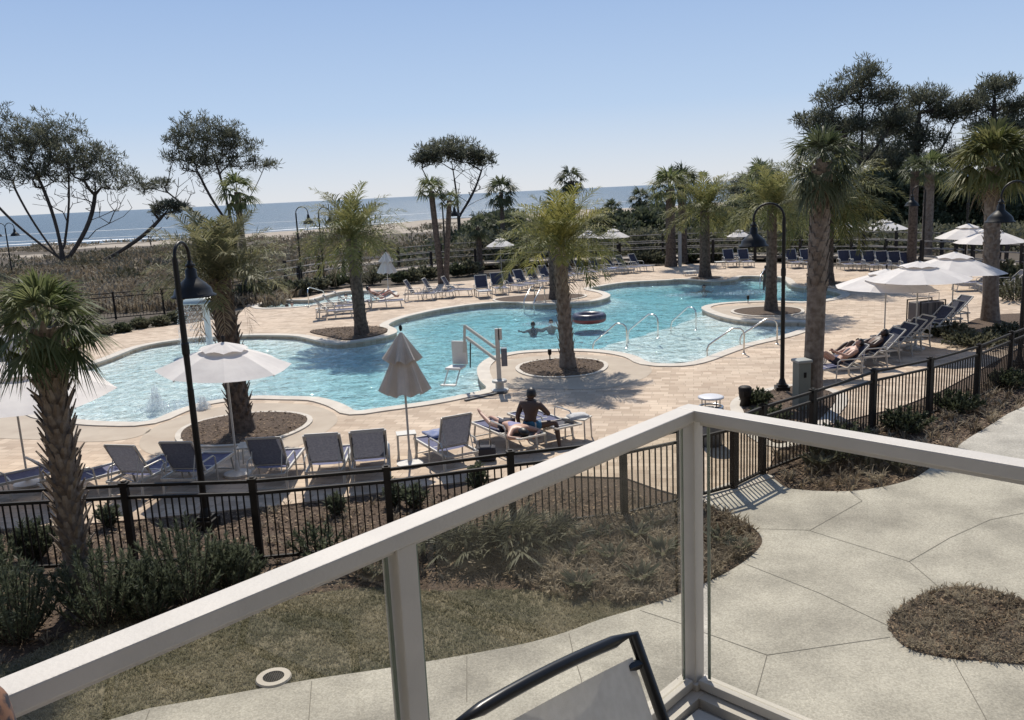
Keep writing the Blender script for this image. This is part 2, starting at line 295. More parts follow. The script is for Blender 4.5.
cs=N.new('ShaderNodeValToRGB'); cs.color_ramp.elements[0].position=.52; cs.color_ramp.elements[0].color=(.085,.065,.045,1); cs.color_ramp.elements[1].position=.60; cs.color_ramp.elements[1].color=(.42,.36,.29,1)
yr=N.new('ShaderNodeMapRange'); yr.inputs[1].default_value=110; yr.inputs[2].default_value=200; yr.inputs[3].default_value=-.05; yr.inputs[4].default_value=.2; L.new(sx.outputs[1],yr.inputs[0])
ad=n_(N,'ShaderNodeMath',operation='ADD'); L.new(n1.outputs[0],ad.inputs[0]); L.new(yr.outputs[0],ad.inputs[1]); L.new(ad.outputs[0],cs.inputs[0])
mm=n_(N,'ShaderNodeMix',data_type='RGBA',blend_type='MULTIPLY'); mm.inputs[0].default_value=.7; L.new(cs.outputs[0],mm.inputs[6]); c2=N.new('ShaderNodeValToRGB'); c2.color_ramp.elements[0].position=.3; c2.color_ramp.elements[0].color=(.5,.48,.45,1); c2.color_ramp.elements[1].position=.7; L.new(n2.outputs[0],c2.inputs[0]); L.new(c2.outputs[0],mm.inputs[7])
L.new(mm.outputs[2],b.inputs['Base Color']); b.inputs['Roughness'].default_value=.95
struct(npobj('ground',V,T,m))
# sea
m,N,L=mk('sea_m'); b=N['Principled BSDF']; b.inputs['Base Color'].default_value=(.05,.085,.11,1); b.inputs['Roughness'].default_value=.28; b.inputs['IOR'].default_value=1.33
ge=N.new('ShaderNodeNewGeometry'); mp=N.new('ShaderNodeMapping'); mp.inputs['Scale'].default_value=(.05,.16,.1); L.new(ge.outputs['Position'],mp.inputs[0])
n1=N.new('ShaderNodeTexNoise'); n1.inputs['Scale'].default_value=3.; n1.inputs['Detail'].default_value=7; L.new(mp.outputs[0],n1.inputs[0]); bp=N.new('ShaderNodeBump'); bp.inputs['Strength'].default_value=.75; bp.inputs['Distance'].default_value=1.6; L.new(n1.outputs[0],bp.inputs['Height']); L.new(bp.outputs[0],b.inputs['Normal'])
struct(MB().prism([(-9000,120),(12000,120),(40000,40000),(-40000,40000)],None,-2.6).build('sea',m))
foam_m=mat('sea_foam',(.74,.76,.77),.8)
def sheet_strip(name,pts,w0,z,m,seed):
    rs=np.random.RandomState(seed); b=MB(); a=[];
    for i in range(len(pts)-1):
        p,q=np.array(pts[i]),np.array(pts[i+1]); k=10
        for t in range(k): a.append(p+(q-p)*t/k)
    up=[];dn=[]
    for i,p in enumerate(a):
        w=w0*max(.05,.55+noise.noise(Vector((p[0]*.03,seed,0)))*1.1); s_=noise.noise(Vector((p[0]*.015,seed,7)))*6
        up.append((p[0],p[1]+s_+w,z)); dn.append((p[0],p[1]+s_,z))
    n=len(a); b.add(up+dn,[(i+n,i+1+n,i+1,i) for i in range(n-1)]); return b.build(name,m)
for k,(dy,w) in enumerate([(26,9),(52,3),(150,7)]):
    struct(tag(sheet_strip('breaking_wave',[(-300,212+dy),(-90,214+dy),(-30,250+dy),(60,305+dy),(150,362+dy),(500,362+dy)],w,-2.55+.01*k,foam_m,k+3),None))
# pool deck
struct(MB().prism(deck_poly,-.25,.03,[pool[::-1],spa[::-1]]).build('pool_deck',pavers))
def ring(name,inner,w,z,m,th=.06):
    o=offset(inner,w); n=len(inner); i2=offset(inner,-.03)
    V=[(p[0],p[1],z) for p in i2]+[(p[0],p[1],z) for p in o]+[(p[0],p[1],z-th) for p in i2]+[(p[0],p[1],z-th) for p in o]
    fs=[]
    for j in range(n):
        k=(j+1)%n; fs+=[(j,j+n,k+n,k),(j+2*n,j,k,k+2*n),(j+n,j+3*n,k+3*n,k+n)]
    return MB().add(V,fs).build(name,m)
struct(ring('pool_coping',pool,.36,.062,coping)); struct(ring('spa_coping',spa,.3,.06,coping))
def wallring(name,poly,z0,z1,m):
    n=len(poly); return MB().add([(p[0],p[1],z1) for p in poly]+[(p[0],p[1],z0) for p in poly],[(j,(j+1)%n,(j+1)%n+n,j+n) for j in range(n)]).build(name,m)
struct(wallring('pool_tile_band',offset(pool,.01),-.10,.045,tile)); struct(wallring('spa_tile_band',offset(spa,.01),-.13,.045,tile)); struct(wallring('pool_wall',offset(pool,.012),-1.0,-.09,plaster)); struct(wallring('spa_wall',offset(spa,.012),-1.0,-.12,plaster))
# pool floor heightfield
sA=Vector(g(560,352)); sB=Vector(g(712,309)); sd=(sB-sA).normalized()
def pdep(x,y):
    sw=min(1,max(0,(x+9.5)/6)); d=.10+.32*sw*sw*(3-2*sw)
    r=(Vector((x,y))-sA); side=sd.x*r.y-sd.y*r.x
    if side<0 and x>1.5 and y<36: d=min(d,.12)
    return -.1-d
gx=np.arange(-17,24,.3); gy=np.arange(17,54,.3); nx=len(gx); V=[(x,y,pdep(x,y)) for y in gy for x in gx]; idx=np.arange(len(gx)*len(gy)).reshape(len(gy),nx)
PA=np.array(pool); PB=np.roll(PA,-1,0)
def edged(x,y):
    p=np.array([x,y]); d=PB-PA; t=np.clip(((p-PA)*d).sum(1)/np.maximum((d*d).sum(1),1e-9),0,1); return float(np.min(np.linalg.norm(PA+d*t[:,None]-p,axis=1)))
V=[(x,y,(-.1+(z+.1)*min(1,(.22+.78*min(1,edged(x,y)/1.5)))) if inside(x,y,pe) else -.16) for x,y,z in V]
FT=np.stack([idx[:-1,:-1],idx[:-1,1:],idx[1:,1:],idx[1:,:-1]],-1).reshape(-1,4); VA=np.array(V); cx_=VA[FT].mean(1); sh_=np.array([pdep(a,b_)>-.245 for a,b_,_ in cx_])
struct(npobj('pool_floor',V,FT[~sh_],plaster)); struct(npobj('shallow_floor',V,FT[sh_],mat('shallow_plaster',(.84,.81,.76),.8,col2=(.88,.86,.82),vs=2,coords='P')))
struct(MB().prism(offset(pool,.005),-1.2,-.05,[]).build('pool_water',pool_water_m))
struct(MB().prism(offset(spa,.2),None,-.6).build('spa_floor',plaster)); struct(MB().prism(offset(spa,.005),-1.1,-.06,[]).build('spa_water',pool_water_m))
# smooth pads and raised coping circles
def pxpoly(p,z=0,n=4): return smooth_loop([g(x,y,z) for x,y in p],n)
def sheet(name,poly,z,m): return struct(MB().prism(poly,None,z).build(name,m))
sheet('smooth_pad',pxpoly([(140,448),(146,434),(170,422),(205,411),(250,405),(295,405),(325,410),(338,421),(322,436),(300,447),(288,457),(215,462),(160,458)]),.036,concrete_smooth)
sheet('smooth_pad',pxpoly([(486,383),(485,372),(497,364),(530,358),(575,356),(615,358),(640,364),(652,371),(640,381),(600,390),(540,390),(505,389)]),.036,concrete_smooth)
sheet('smooth_pad',pxpoly([(-120,390),(0,388),(30,410),(60,424),(110,429),(150,429),(138,438),(100,443),(40,441),(-120,430)]),.036,concrete_smooth)
sheet('smooth_pad',pxpoly([(706,311),(722,307.5),(765,305.5),(800,306.5),(812,312),(806,320),(770,322),(735,319.5),(715,315)]),.036,concrete_smooth)
def bed(name,cx,cy,rx,ry,z=.075,edge=True):
    c=Vector(g(cx,cy)); x1=Vector(g(cx+rx,cy)); y1=Vector(g(cx,cy-ry)); a=(x1-c).length; b_=(y1-c).length
    P=[(c.x+a*math.cos(t)*(1+.04*math.sin(3*t)),c.y+b_*math.sin(t)*(1+.05*math.cos(2*t))) for t in np.linspace(0,2*PI,40,endpoint=False)]
    if edge: struct(ring(name+'_kerb',P,.13,z-.005,coping,.05))
    return struct(MB().prism(P,-.02,z,[]).build(name,mulch)),P
beds=[bed('palm_bed',*a)[1] for a in [(244,430,57,14.5),(562,369,42,9),(768,312.5,34,4.6),(540,299,43,3.4),(706,279,15,1.8),(828,285,20,2.4)]]
P3b=pxpoly([(310,333),(325,330),(352,328),(378,328),(388,331),(382,335),(366,339),(346,341),(330,338)]); struct(MB().prism(P3b,-.02,.07,[]).build('palm_bed',mulch)); beds.append(P3b)
# lamp bed on the right and right-hand palm bed
rb=pxpoly([(742,407),(752,398),(775,392),(800,388),(830,394),(835,404),(815,425),(785,445),(765,440),(750,425)]); struct(MB().prism(rb,-.02,.07,[]).build('lamp_bed',mulch)); struct(ring('lamp_bed_kerb',rb,.28,.052,coping,.05))
rb2=pxpoly([(960,330),(985,318),(1030,315),(1080,318),(1090,330),(1040,345),(1000,342),(970,340)]); struct(MB().prism(rb2,-.02,.07,[]).build('palm_bed',mulch))
# near ground, lawn, patio
sheet('mulch_ground',[(-22,-8),(8,-8),(10,6),(14,14),(26,28),(26,33),(16.4,26.5),(12.1,22.5),(10.4,20.8),(8.8,19.6),(7.0,18.7),(5.2,17),(4,15.6),(2,15.8),(-5,15.6),(-22,15.6)],0.0,mulch)
lawn_poly=pxpoly([(-260,900),(-200,740),(-60,690),(30,655),(90,625),(150,612),(205,612),(250,612),(290,600),(330,592),(380,588),(430,592),(490,590),(545,592),(590,597),(625,602),(648,608),(640,640),(600,720),(400,900),(0,1100)])
lawn_m=mat('lawn_m',(.125,.115,.070),.95,col2=(.25,.215,.145),vs=1.6,bump=.8,bs=120,coords='P',detail=9,lo=.36,hi=.64)
sheet('lawn',lawn_poly,.008,lawn_m)
pe_=[(60,727),(150,711),(230,697),(312,682),(380,672),(440,662),(490,653),(530,645),(565,635),(600,622),(640,610),(680,596.5),(702,587),(728,574),(748,561),(760,549),(762,541),(757,533),(745,524),(722,513),(703,504),(694,501),(764,480),(785,489),(800,491.5),(822,493),(850,493),(868,491),(886,488),(902,484),(918,478),(940,462),(965,442),(985,430),(1008,415),(1030,401)]
edge=[g(x,y) for x,y in pe_]
patio=edge+[(15.5,20.5),(24,27),(40,27),(40,-12),(-9,-12),(-9,6.4)]
hole=pxpoly([(889,630),(892,618),(905,608),(920,599),(943,591),(975,590),(1005,598),(1040,608),(1090,625),(1090,660),(1040,668),(993,665),(953,661.5),(930,658),(910,652),(897,643)])
def densify(): 
    P=smooth_loop(edge,3)[:-3]; return P
patio=densify()+patio[len(edge):]
po=MB().prism(patio,-.1,.035,[hole[::-1]]).build('patio',aggregate); struct(po)
jb=MB(); jm=mat('joint',(.19,.175,.15),.9)
for pl in [[(747,567),(820,596),(889,629)],[(640,613),(680,626),(706,636),(767,658),(828,649),(890,640)],[(767,658),(760,684),(752,712)],[(757,531),(810,532.5),(862,503),(851,494.5)],[(810,533),(835,541),(909,564),(950,540),(990,522),(1040,512)],[(909,564),(939,590)],[(953,663),(984,719),(1000,750)],[(312,684),(309,725)],[(569,636),(573,655),(581,681),(588,720)],[(467,659),(467,705)],[(150,713),(140,740)],[(1024,560),(1060,552)]]:
    W=[g(x,y) for x,y in pl]
    for a,b_ in zip(W[:-1],W[1:]):
        a,b_=Vector(a),Vector(b_); n=(b_-a).orthogonal().normalized()*.0045; jb.add([(a+n).to_3d()+Vector((0,0,.039)),(a-n).to_3d()+Vector((0,0,.039)),(b_-n).to_3d()+Vector((0,0,.039)),(b_+n).to_3d()+Vector((0,0,.039))],[(0,1,2,3)])
jb.build('control_joint',jm,po)
# drain in the lawn edge
dr=empty('drain_cover',G(274,681)+Vector((0,0,.036)),'round drain grate in a pale concrete collar at the lawn edge','drain')
MB().lathe([(.12,0),(.12,.022),(.19,.022),(.2,.0)],n=28).build('collar',coping,dr)
db=MB().lathe([(0.001,.006),(.12,.006)],n=28)
for k in range(-4,5):
    hw=math.sqrt(.115**2-(k*.025)**2); db.box((k*.025,0,.012),(.011,2*hw,.010))
db.build('grate',dark_metal,dr)
# ================================================================== FENCES
def fence(name,posts,h,label,cat,group=None,pick=True,z0=0.,rails=(1.,.86,.1),pw=.10,ps=.105,post_every=1,skip=(),matl=None,rw=.045,rm=None):
    matl=matl or dark_metal; o=Vector((posts[0][0],posts[0][1],z0)); e=empty(name,o,label,cat,group)
    for i,p in enumerate(posts):
        if i in skip: continue
        P=Vector((p[0],p[1],z0))-o; d=Vector(posts[min(i+1,len(posts)-1)])-Vector(posts[max(i-1,0)]); rz=math.atan2(d.y,d.x)
        b=MB().box(P+Vector((0,0,h/2)),(pw,pw,h),rz).box(P+Vector((0,0,h+.012)),(pw+.025,pw+.025,.024),rz).box(P+Vector((0,0,h+.034)),(pw*.6,pw*.6,.02),rz); b.build('post',matl,e)
    for a,c in zip(posts[:-1],posts[1:]):
        a,c=Vector((a[0],a[1],z0))-o,Vector((c[0],c[1],z0))-o; d=(c-a).normalized(); a2,c2=a+d*(pw/2-.002),c-d*(pw/2-.002)
        for r in rails: MB().bar(a2+Vector((0,0,h*r-.03)),c2+Vector((0,0,h*r-.03)),rw,.045 if rw<.06 else .05).build('rail',rm or matl,e)
        if pick:
            n=int((c2-a2).length/ps); b=MB()
            for k in range(1,n):
                p=a2+(c2-a2)*k/n; b.bar(p+Vector((0,0,h*rails[-1]-.02)),p+Vector((0,0,h*rails[1]-.03)),.02,.02,(d.x,d.y,0))
            b.build('pickets',matl,e)
    return e
fence('pool_fence',FEN+[GATE[0]],1.33,'dark metal picket fence along the near side of the loungers, left of the gate','fence','dark pool fences')
fence('pool_gate',GATE[:2]+[GATE[2]],1.33,'dark metal picket gate section behind the glass at the corner post','gate',ps=.09)
fence('pool_fence',FEN2,1.33,'dark metal picket fence running to the right edge behind the concrete patio','fence','dark pool fences')
tag(MB().prism([(3.0,13.75),(4.62,14.93),(4.42,15.2),(2.75,14.02)],-.02,.055).build('gate_threshold',coping),kind='structure')
LF=[(-26,40),(-23.9,41),(-21.7,41.9),(-19.5,42.9),(-17.4,43.7),(-15.4,44.6),(-13.6,46.6)]
fence('back_fence',LF,1.35,'dark picket fence beyond the shallow end in front of the dunes','fence','dark pool fences',ps=.15)
BF=[g(x,y) for x,y in [(262,298),(300,290),(345,283),(386,278),(432,273),(476,270),(524,267),(572,266),(620,265),(668,263),(713,262),(755,262),(800,262.5),(851,263),(885,264),(921,266),(955,268),(972,269),(998,271),(1021,273),(1046,276)]]
fence('boardwalk_fence',BF,1.45,'dark post and rail fence along the boardwalk behind the far loungers','fence',pick=False,rails=(1.,.72,.42),pw=.16,rw=.13,rm=mat('grey_wood',(.22,.20,.18),.9,col2=(.32,.295,.27),vs=3),matl=mat('old_wood',(.018,.014,.012),.9,col2=(.04,.033,.028),vs=3))
def shift(P,dx,dy): return [(x+dx,y+dy) for x,y in P]
tag(MB().prism([(p[0],p[1]+.9) for p in BF]+[(p[0]+.3,p[1]+3.3) for p in BF[::-1]],.2,.35).build('boardwalk',mat('board',(.30,.26,.22),.85,col2=(.22,.19,.16),vs=4)),kind='structure')
fence('boardwalk_fence',shift(BF,.4,4.2),1.75,'second dark post and rail fence on the dune side of the boardwalk','fence',pick=False,rails=(1.,.75,.5),pw=.15,rw=.12,rm=MATS['grey_wood'],matl=MATS['old_wood'])
# ================================================================== STREET LAMPS
def lamp_mesh(e,h,arm=.36,dirx=-1,hd=1.,double=False,bz=.35):
    b=MB(); b.box((0,0,bz*.22),(.34,.34,bz*.44)).box((0,0,bz*.52),(.24,.24,bz*.16)); b.lathe([(.11,bz*.55),(.085,bz*.8),(.06,bz)],n=12); b.build('base',lamp_black,e)
    top=h-arm*hd
    b=MB().lathe([(.055,bz-.02),(.052,h*.5),(.045,h*.5+.02),(.05,h*.62),(.062,h*.625),(.062,h*.66),(.05,h*.665),(.042,top)],n=12); b.build('pole',lamp_black,e)
    for sx in ([dirx] if not double else [-1,1]):
        pts=[(0,0,top-.01)]+[(sx*(arm-arm*math.cos(t)),0,top+arm*hd*math.sin(t)) for t in np.linspace(0,PI,13)]+[(sx*2*arm,0,top-.12)]
        MB().tube(pts,.028,8).build('gooseneck',lamp_black,e,True)
        x=sx*2*arm; z=top-.1; k=1.0
        hb=MB().lathe([(.02,z+.03),(.04,z+.02),(.045,z-.02),(.075,z-.03),(.08,z-.07),(.055,z-.08),(.06,z-.10),(.09,z-.12),(.095,z-.24),(.12,z-.27),(.19,z-.33),(.29,z-.43),(.315,z-.52),(.36,z-.545),(.365,z-.565),(.35,z-.56),(.29,z-.52),(.18,z-.36)],(x,0,0),24)
        s_=hb.build('lamp_shade',lamp_black,e,True)
        MB().lathe([(.001,z-.5),(.055,z-.48),(.075,z-.42),(.07,z-.36),(.04,z-.30)],(x,0,0),12).build('bulb',mat('bulb',(.6,.6,.55),.3),s_,True)
def lamp(px,py,h,label,dirdeg=0,arm=.36,**k):
    e=empty('street_lamp',(*g(px,py),0),label,'street lamp','black gooseneck lamps',R(dirdeg)); lamp_mesh(e,h,arm,**k); return e
lamp(207,527,4.75,'tall black gooseneck lamp standing before the near loungers at left',-97,.24)
lamp(782,392,4.72,'tall black gooseneck lamp in the mulch bed by the gate',-8,.36)
lamp(303,291,5.0,'black gooseneck lamp behind the spa pool, against the sea',180,.36)
lamp(325,288,4.9,'black gooseneck lamp half hidden behind the left island palm crown',180,.34)
lamp(447,281,5.0,'black gooseneck lamp beside the twin fan palm trunks',180,.36)
lamp(14,285,4.75,'black gooseneck lamp at the far left edge in front of the surf line',0,.34,double=True)
lamp(964,281,5.6,'black gooseneck lamp behind the two large white umbrellas at the right',0,.34)
lamp(922,275,4.6,'black gooseneck lamp in front of the dark pines between two palm trunks',0,.34)
# right edge lamp whose shade shows beside the big right palm
e=empty('street_lamp',(13.6,22.8,0),'black gooseneck lamp at the right edge, its shade hanging beside the large right palm','street lamp','black gooseneck lamps'); lamp_mesh(e,4.95,.37)
# ================================================================== UMBRELLAS
def umbrella(loc,r,zr,za,label,tilt=(0,0),rz=.3,n=8,m=canvas,base=True,group='white market umbrellas'):
    e=empty('market_umbrella',loc,label,'umbrella',group,rz)
    b=MB().lathe([(.26,0),(.27,.05),(.10,.08),(.05,.1),(.03,.32)],n=20) if base else MB().lathe([(.05,0),(.03,.1)],n=10)
    b.build('base',offwhite,e); MB().tube([(0,0,.05),(0,0,za-.06)],.021,8).build('pole',alum,e)
    Q=Matrix.Rotation(tilt[0],4,'X')@Matrix.Rotation(tilt[1],4,'Y'); T=Matrix.Translation((0,0,za))@Q@Matrix.Translation((0,0,-za))
    vz=za-(za-zr)*.36; V=[];fs=[]; k=6; sub=4; N_=n*sub
    for i,t in enumerate(np.linspace(.24,1,k)):
        for j in range(N_):
            ph=(j%sub)/sub; a=2*PI*j/N_; sc=math.cos(PI/n)/math.cos(((a)%(2*PI/n))-PI/n)
            sag=.025*math.sin(PI*ph)*t-.03*math.sin(PI*t); V.append(T@Vector((r*t*sc*math.cos(a),r*t*sc*math.sin(a),za-.09-(za-zr)*(t**1.05)-sag)))
    fs=[(i*N_+j,i*N_+(j+1)%N_,(i+1)*N_+(j+1)%N_,(i+1)*N_+j) for i in range(k-1) for j in range(N_)]
    MB().add(V,fs).build('canopy',m,e)
    V=[];k2=4
    for i,t in enumerate(np.linspace(.01,.37,k2)):
        for j in range(N_):
            ph=(j%sub)/sub; a=2*PI*j/N_; sc=math.cos(PI/n)/math.cos((a%(2*PI/n))-PI/n); lift=.035+.035*math.sin(PI*ph)*(i/(k2-1))
            V.append(T@Vector((r*t*sc*math.cos(a),r*t*sc*math.sin(a),za-.0-(za-zr)*t*1.0+lift-.04)))
    fs=[(i*N_+j,i*N_+(j+1)%N_,(i+1)*N_+(j+1)%N_,(i+1)*N_+j) for i in range(k2-1) for j in range(N_)]
    MB().add(V,fs).build('vent_cap',m,e)
    for j in range(n):
        a=2*PI*j/n; MB().bar(T@Vector((.05*math.cos(a),.05*math.sin(a),za-.12)),T@Vector((r*.99*math.cos(a),r*.99*math.sin(a),zr-.11)),.02,.02).build('rib',alum,e)
    b=MB()
    for j in range(n): a=2*PI*j/n; b.bar((.03*math.cos(a),.03*math.sin(a),zr-.12),T@Vector((r*.5*math.cos(a),r*.5*math.sin(a),(zr+za)/2-.13)),.012,.012)
    b.build('struts',alum,e); MB().lathe([(.001,za+.12),(.03,za+.10),(.035,za+.06),(.02,za+.02),(.03,za-.02)],n=10).build('finial',dark_metal,e,True)
    return e
umbrella((-5.55,16.6,.03),1.27,2.28,2.70,'open white umbrella in front of the near left palm trunk, pole between two loungers',(R(3),R(3)))
umbrella((-9.72,16.6,.03),1.9,2.02,2.5,'open white umbrella cut by the left edge, behind the shaggy foreground palm',(R(4),R(5)))
umbrella((11.6,26.6,.03),1.52,1.92,2.42,'nearest of the three open white umbrellas over the right loungers',(0,R(2)),.1)
umbrella((12.25,25.9,.03),1.5,2.22,2.68,'middle one of the three open white umbrellas over the right loungers',(0,0),.5)
umbrella((14.7,28.6,.03),1.6,2.08,2.66,'rightmost and highest of the three open white umbrellas over the right loungers',(0,R(2)),.2)
for (cx,cy,rx,Y,l) in [(613,231,17,57,'small far white umbrella in full view right of the central island palm'),(500,240,15,58,'small far white umbrella peeking out left of the central island palm'),(588,232,12,60,'small far white umbrella mostly behind the central palm fronds'),(847,223,13,60,'far white umbrella just right of the big palm trunk, before the pines'),(884,222.5,23,60,'far white umbrella beside the slim bare trunk before the pines'),(739,231,12,60,'far pale umbrella peeking out left of the gate lamp shade'),(968,228,30,42,'large white umbrella beyond the fence at right, left one of the overlapping pair'),(990,232,33,40,'large white umbrella beyond the fence at right, right one of the overlapping pair')]:
    p=upat(cx,cy,Y); r_=rx*Y/F; umbrella((p.x,Y,0),r_,p.z-.14*r_-.15,p.z+.16*r_,l,rz=.4,base=False)
def closed_umbrella(loc,h,r,label,m=canvas_old,rz=0.,bm=offwhite):
    e=empty('closed_umbrella',loc,label,'umbrella','folded umbrellas',rz); MB().lathe([(.26,0),(.27,.05),(.10,.08),(.05,.1),(.03,.32)],n=20).build('base',bm,e)
    MB().tube([(0,0,.05),(0,0,h-.05)],.022,8).build('pole',alum,e); n=48
    def fold(z0,z1,r0,r1,nm,ph=0,k=9,fl=.55):
        V=[]
        for i in range(k):
            t=i/(k-1); r_=r0+(r1-r0)*t**.9
            for j in range(n):
                a=2*PI*j/n; am=.20*t; rr=r_*(1+am*math.cos(8*a+ph)+.06*t*math.sin(3*a)); V.append((rr*math.cos(a),rr*math.sin(a)*.85,z0+(z1-z0)*t+.05*t*math.cos(8*a+ph)))
        MB().add(V,[(i*n+j,i*n+(j+1)%n,(i+1)*n+(j+1)%n,(i+1)*n+j) for i in range(k-1) for j in range(n)]).build(nm,m,e)
    fold(h-.32,h-1.24,.10,r,'canopy'); fold(h-.05,h-.60,.025,r*.78,'vent_cap',.8,6)
    MB().lathe([(.001,h+.10),(.03,h+.08),(.035,h+.03),(.02,h-.02)],n=10).build('finial',dark_metal,e,True); return e
closed_umbrella((-2.13,16.7,.03),2.74,.44,'folded beige umbrella on a white base in the middle of the near lounger row')
closed_umbrella((-6.9,49.9,0),2.3,.5,'folded pale umbrella behind the far lounger with the seated person',mat('canvas_far',(.6,.57,.52),.9))
# ================================================================== LOUNGERS
def lounger_proto(label,beta,arms=True,white=False,group='sling loungers',navy_=navy):
    e=empty('sun_lounger',(0,0,0),label,'sun lounger',group); fm=offwhite if white else alum; W=.33; zs=.36; py=-.22
    MB().bar((-W,py-.45,zs),(-W,.98,zs),.035,.05).bar((W,py-.45,zs),(W,.98,zs),.035,.05).bar((-W,.965,zs),(W,.965,zs),.035,.05).bar((-W,py-.45,zs),(W,py-.45,zs),.03,.04).bar((-W,.2,zs-.03),(W,.2,zs-.03),.03,.03).build('seat_frame',alum,e)
    V=[];k=10
    for i in range(k):
        t=i/(k-1); y=py+.02+t*(.93-py)
        for x in (-W+.02,-W*.4,W*.4,W-.02): V.append((x,y,zs+.012-.022*math.sin(PI*t)-(.018 if abs(x)<.2 else 0)))
    MB().add(V,[(i*4+j,i*4+j+1,i*4+j+5,i*4+j+4) for i in range(k-1) for j in range(3)]).build('seat_sling',navy_seat,e)
    cb,sb=math.cos(beta),math.sin(beta); top=(py-.78*cb,zs+.02+.78*sb)
    bf=MB(); fw=.06 if white else .03
    for x in(-W+.015,W-.015): bf.bar((x,py,zs+.02),(x,*top),fw,.035,(0,sb,cb))
    bf.bar((-W+.02,*top),(W-.02,*top),.03,.035 if not white else .06).bar((-W+.02,py-.08*cb,zs+.02+.08*sb),(W-.02,py-.08*cb,zs+.02+.08*sb),.03,.03)
    bfo=bf.build('back_frame',fm,e)
    V=[];k=8
    for i in range(k):
        t=.05+.93*i/(k-1); y=py-.78*cb*t; z=zs+.02+.78*sb*t; o=.03*math.sin(PI*t)
        for x in (-W+.02,-W*.4,W*.4,W-.02): V.append((x,y-sb*(o+.004),z-cb*(o+.004)))
    MB().add(V,[(i*4+j,i*4+j+1,i*4+j+5,i*4+j+4) for i in range(k-1) for j in range(3)]).build('back_sling',navy_,e)
    if sb>.2:
        MB().tube([(-W+.05,py-.5*cb,zs+.5*sb),(-W+.06,py-.42,zs-.06),(W-.06,py-.42,zs-.06),(W-.05,py-.5*cb,zs+.5*sb)],.011,6).build('back_prop',alum,e)
    for x in(-1,1):
        for y,sp in((.80,.07),(-.55,-.07)):
            MB().bar((x*(W+.005),y,zs),(x*(W+.015),y+sp,0.),.032,.032,(0,1,0)).build('leg',alum,e)
        if arms: MB().tube([(x*(W+.03),-.60,.02),(x*(W+.035),-.55,.54),(x*(W+.035),-.48,.60),(x*(W+.035),.02,.60),(x*(W+.035),.09,.55),(x*(W+.03),.14,.02)],.017,6).build('armrest',alum,e)
    MB().bar((-W,.84,.08),(W,.84,.08),.02,.02).build('stretcher',alum,e); MB().bar((-W,-.59,.08),(W,-.59,.08),.02,.02).build('stretcher',alum,e)
    return e
used=set()
def pick(protos,key,loc,rz,label,group,fl=.03):
    L_=(loc[0],loc[1],fl)
    if key not in used:
        used.add(key); o=protos[key]; o.location=L_; o.rotation_euler=(0,0,rz); o['label']=label; o['group']=group; return o
    return dup(protos[key],L_,rz,label,group)
PR={'up':lounger_proto('x',R(60)),'white':lounger_proto('x',R(60),white=True),'mid':lounger_proto('x',R(42)),'flat':lounger_proto('x',R(3)),'steep':lounger_proto('x',R(68),arms=True)}
navy_shaded=mat('navy_shaded',(.028,.032,.058),.8,col2=(.045,.05,.08),vs=25,trans=.2)  # far slings: shade on the backs put into a darker copy of the cloth
PR['farup']=lounger_proto('x',R(60),navy_=navy_shaded); PR['farmid']=lounger_proto('x',R(44),navy_=navy_shaded)
NG='navy loungers in the near row'
for key,x,y,rz,l in [('mid',-9.85,16.6,-50,'near navy lounger cut by the left edge, its back turned to the fence'),
  ('mid',-8.25,16.6,-42,'near navy lounger partly hidden behind the shaggy foreground palm trunk'),
  ('up',-7.1,16.75,-14,'near navy lounger between the foreground palm trunk and the tall lamp pole'),
  ('up',-6.15,16.8,-8,'near navy lounger directly behind the tall left lamp pole'),
  ('up',-4.62,16.8,0,'near navy lounger just right of the umbrella pole, plain dark back'),
  ('white',-3.6,16.85,3,'near lounger with a white framed back, left one of the pair'),
  ('white',-2.82,16.95,8,'near lounger with a white framed back, right one of the pair, beside the folded umbrella'),
  ('steep',-1.35,17.1,28,'near lounger right of the folded umbrella with an empty upright back'),
  ('flat',-.17,17.72,30.5,'near lounger laid flat under the person lying face down'),
  ('flat',.62,18.35,30.5,'near lounger laid flat where the bare-backed person sits')]:
    pick(PR,key,(x,y-(.78 if y<17.05 else .45 if y<17.5 else 0)),R(rz),l,NG)
RG='blue loungers by the right fence'
for key,px,py,rz,l in [('mid',834,381,97,'blue lounger nearest the big palm trunk, under the reading person'),('mid',860,369,97,'blue lounger holding the second reclining person at right'),
  ('mid',886,357,100,'empty blue lounger in the middle of the right fence row'),('mid',905,348,100,'empty blue lounger behind the nearest right umbrella pole'),('mid',926,337,100,'blue lounger with the steepest back at right, below the right palm'),('mid',946,324,100,'last blue lounger of the right fence row, closest to the towel cart'),
  ('mid',873,363,98,'empty blue lounger right behind the second reclining person'),('mid',896,352,100,'blue lounger under the rim of the nearest right umbrella'),('mid',938,330,100,'blue lounger second from the last in the right fence row'),
  ('mid',975,291,80,'blue lounger behind the right palm trunk, left of two'),('mid',1003,293,80,'blue lounger behind the right palm trunk, right of two')]:
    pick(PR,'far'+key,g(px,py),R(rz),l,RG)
FG='loungers on the far deck'
mids=[(333,319,-80,'mid','foremost of the loungers behind the left island palm'),(341,314,-78,'mid','second of the loungers behind the left island palm, towel hung on its back'),(352,310,-76,'mid','third of the loungers behind the left island palm'),(384,309,-80,'mid','far lounger right of the left island palm trunk, where the person in red sits')]
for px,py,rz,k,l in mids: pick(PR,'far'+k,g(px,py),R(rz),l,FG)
far=[(418,301,-98),(436,299,-100),(455,297,-102),(483,297,-170),(499,294,-168),(513,292,-140),(525,290,-140),(537,287.5,-140),(549,285,-140),(560,282,-140),(572,280,-140),(585,278,-135),(600,276,-135),(614,274,-135),(626,273,-135),(639,271.5,-135)]
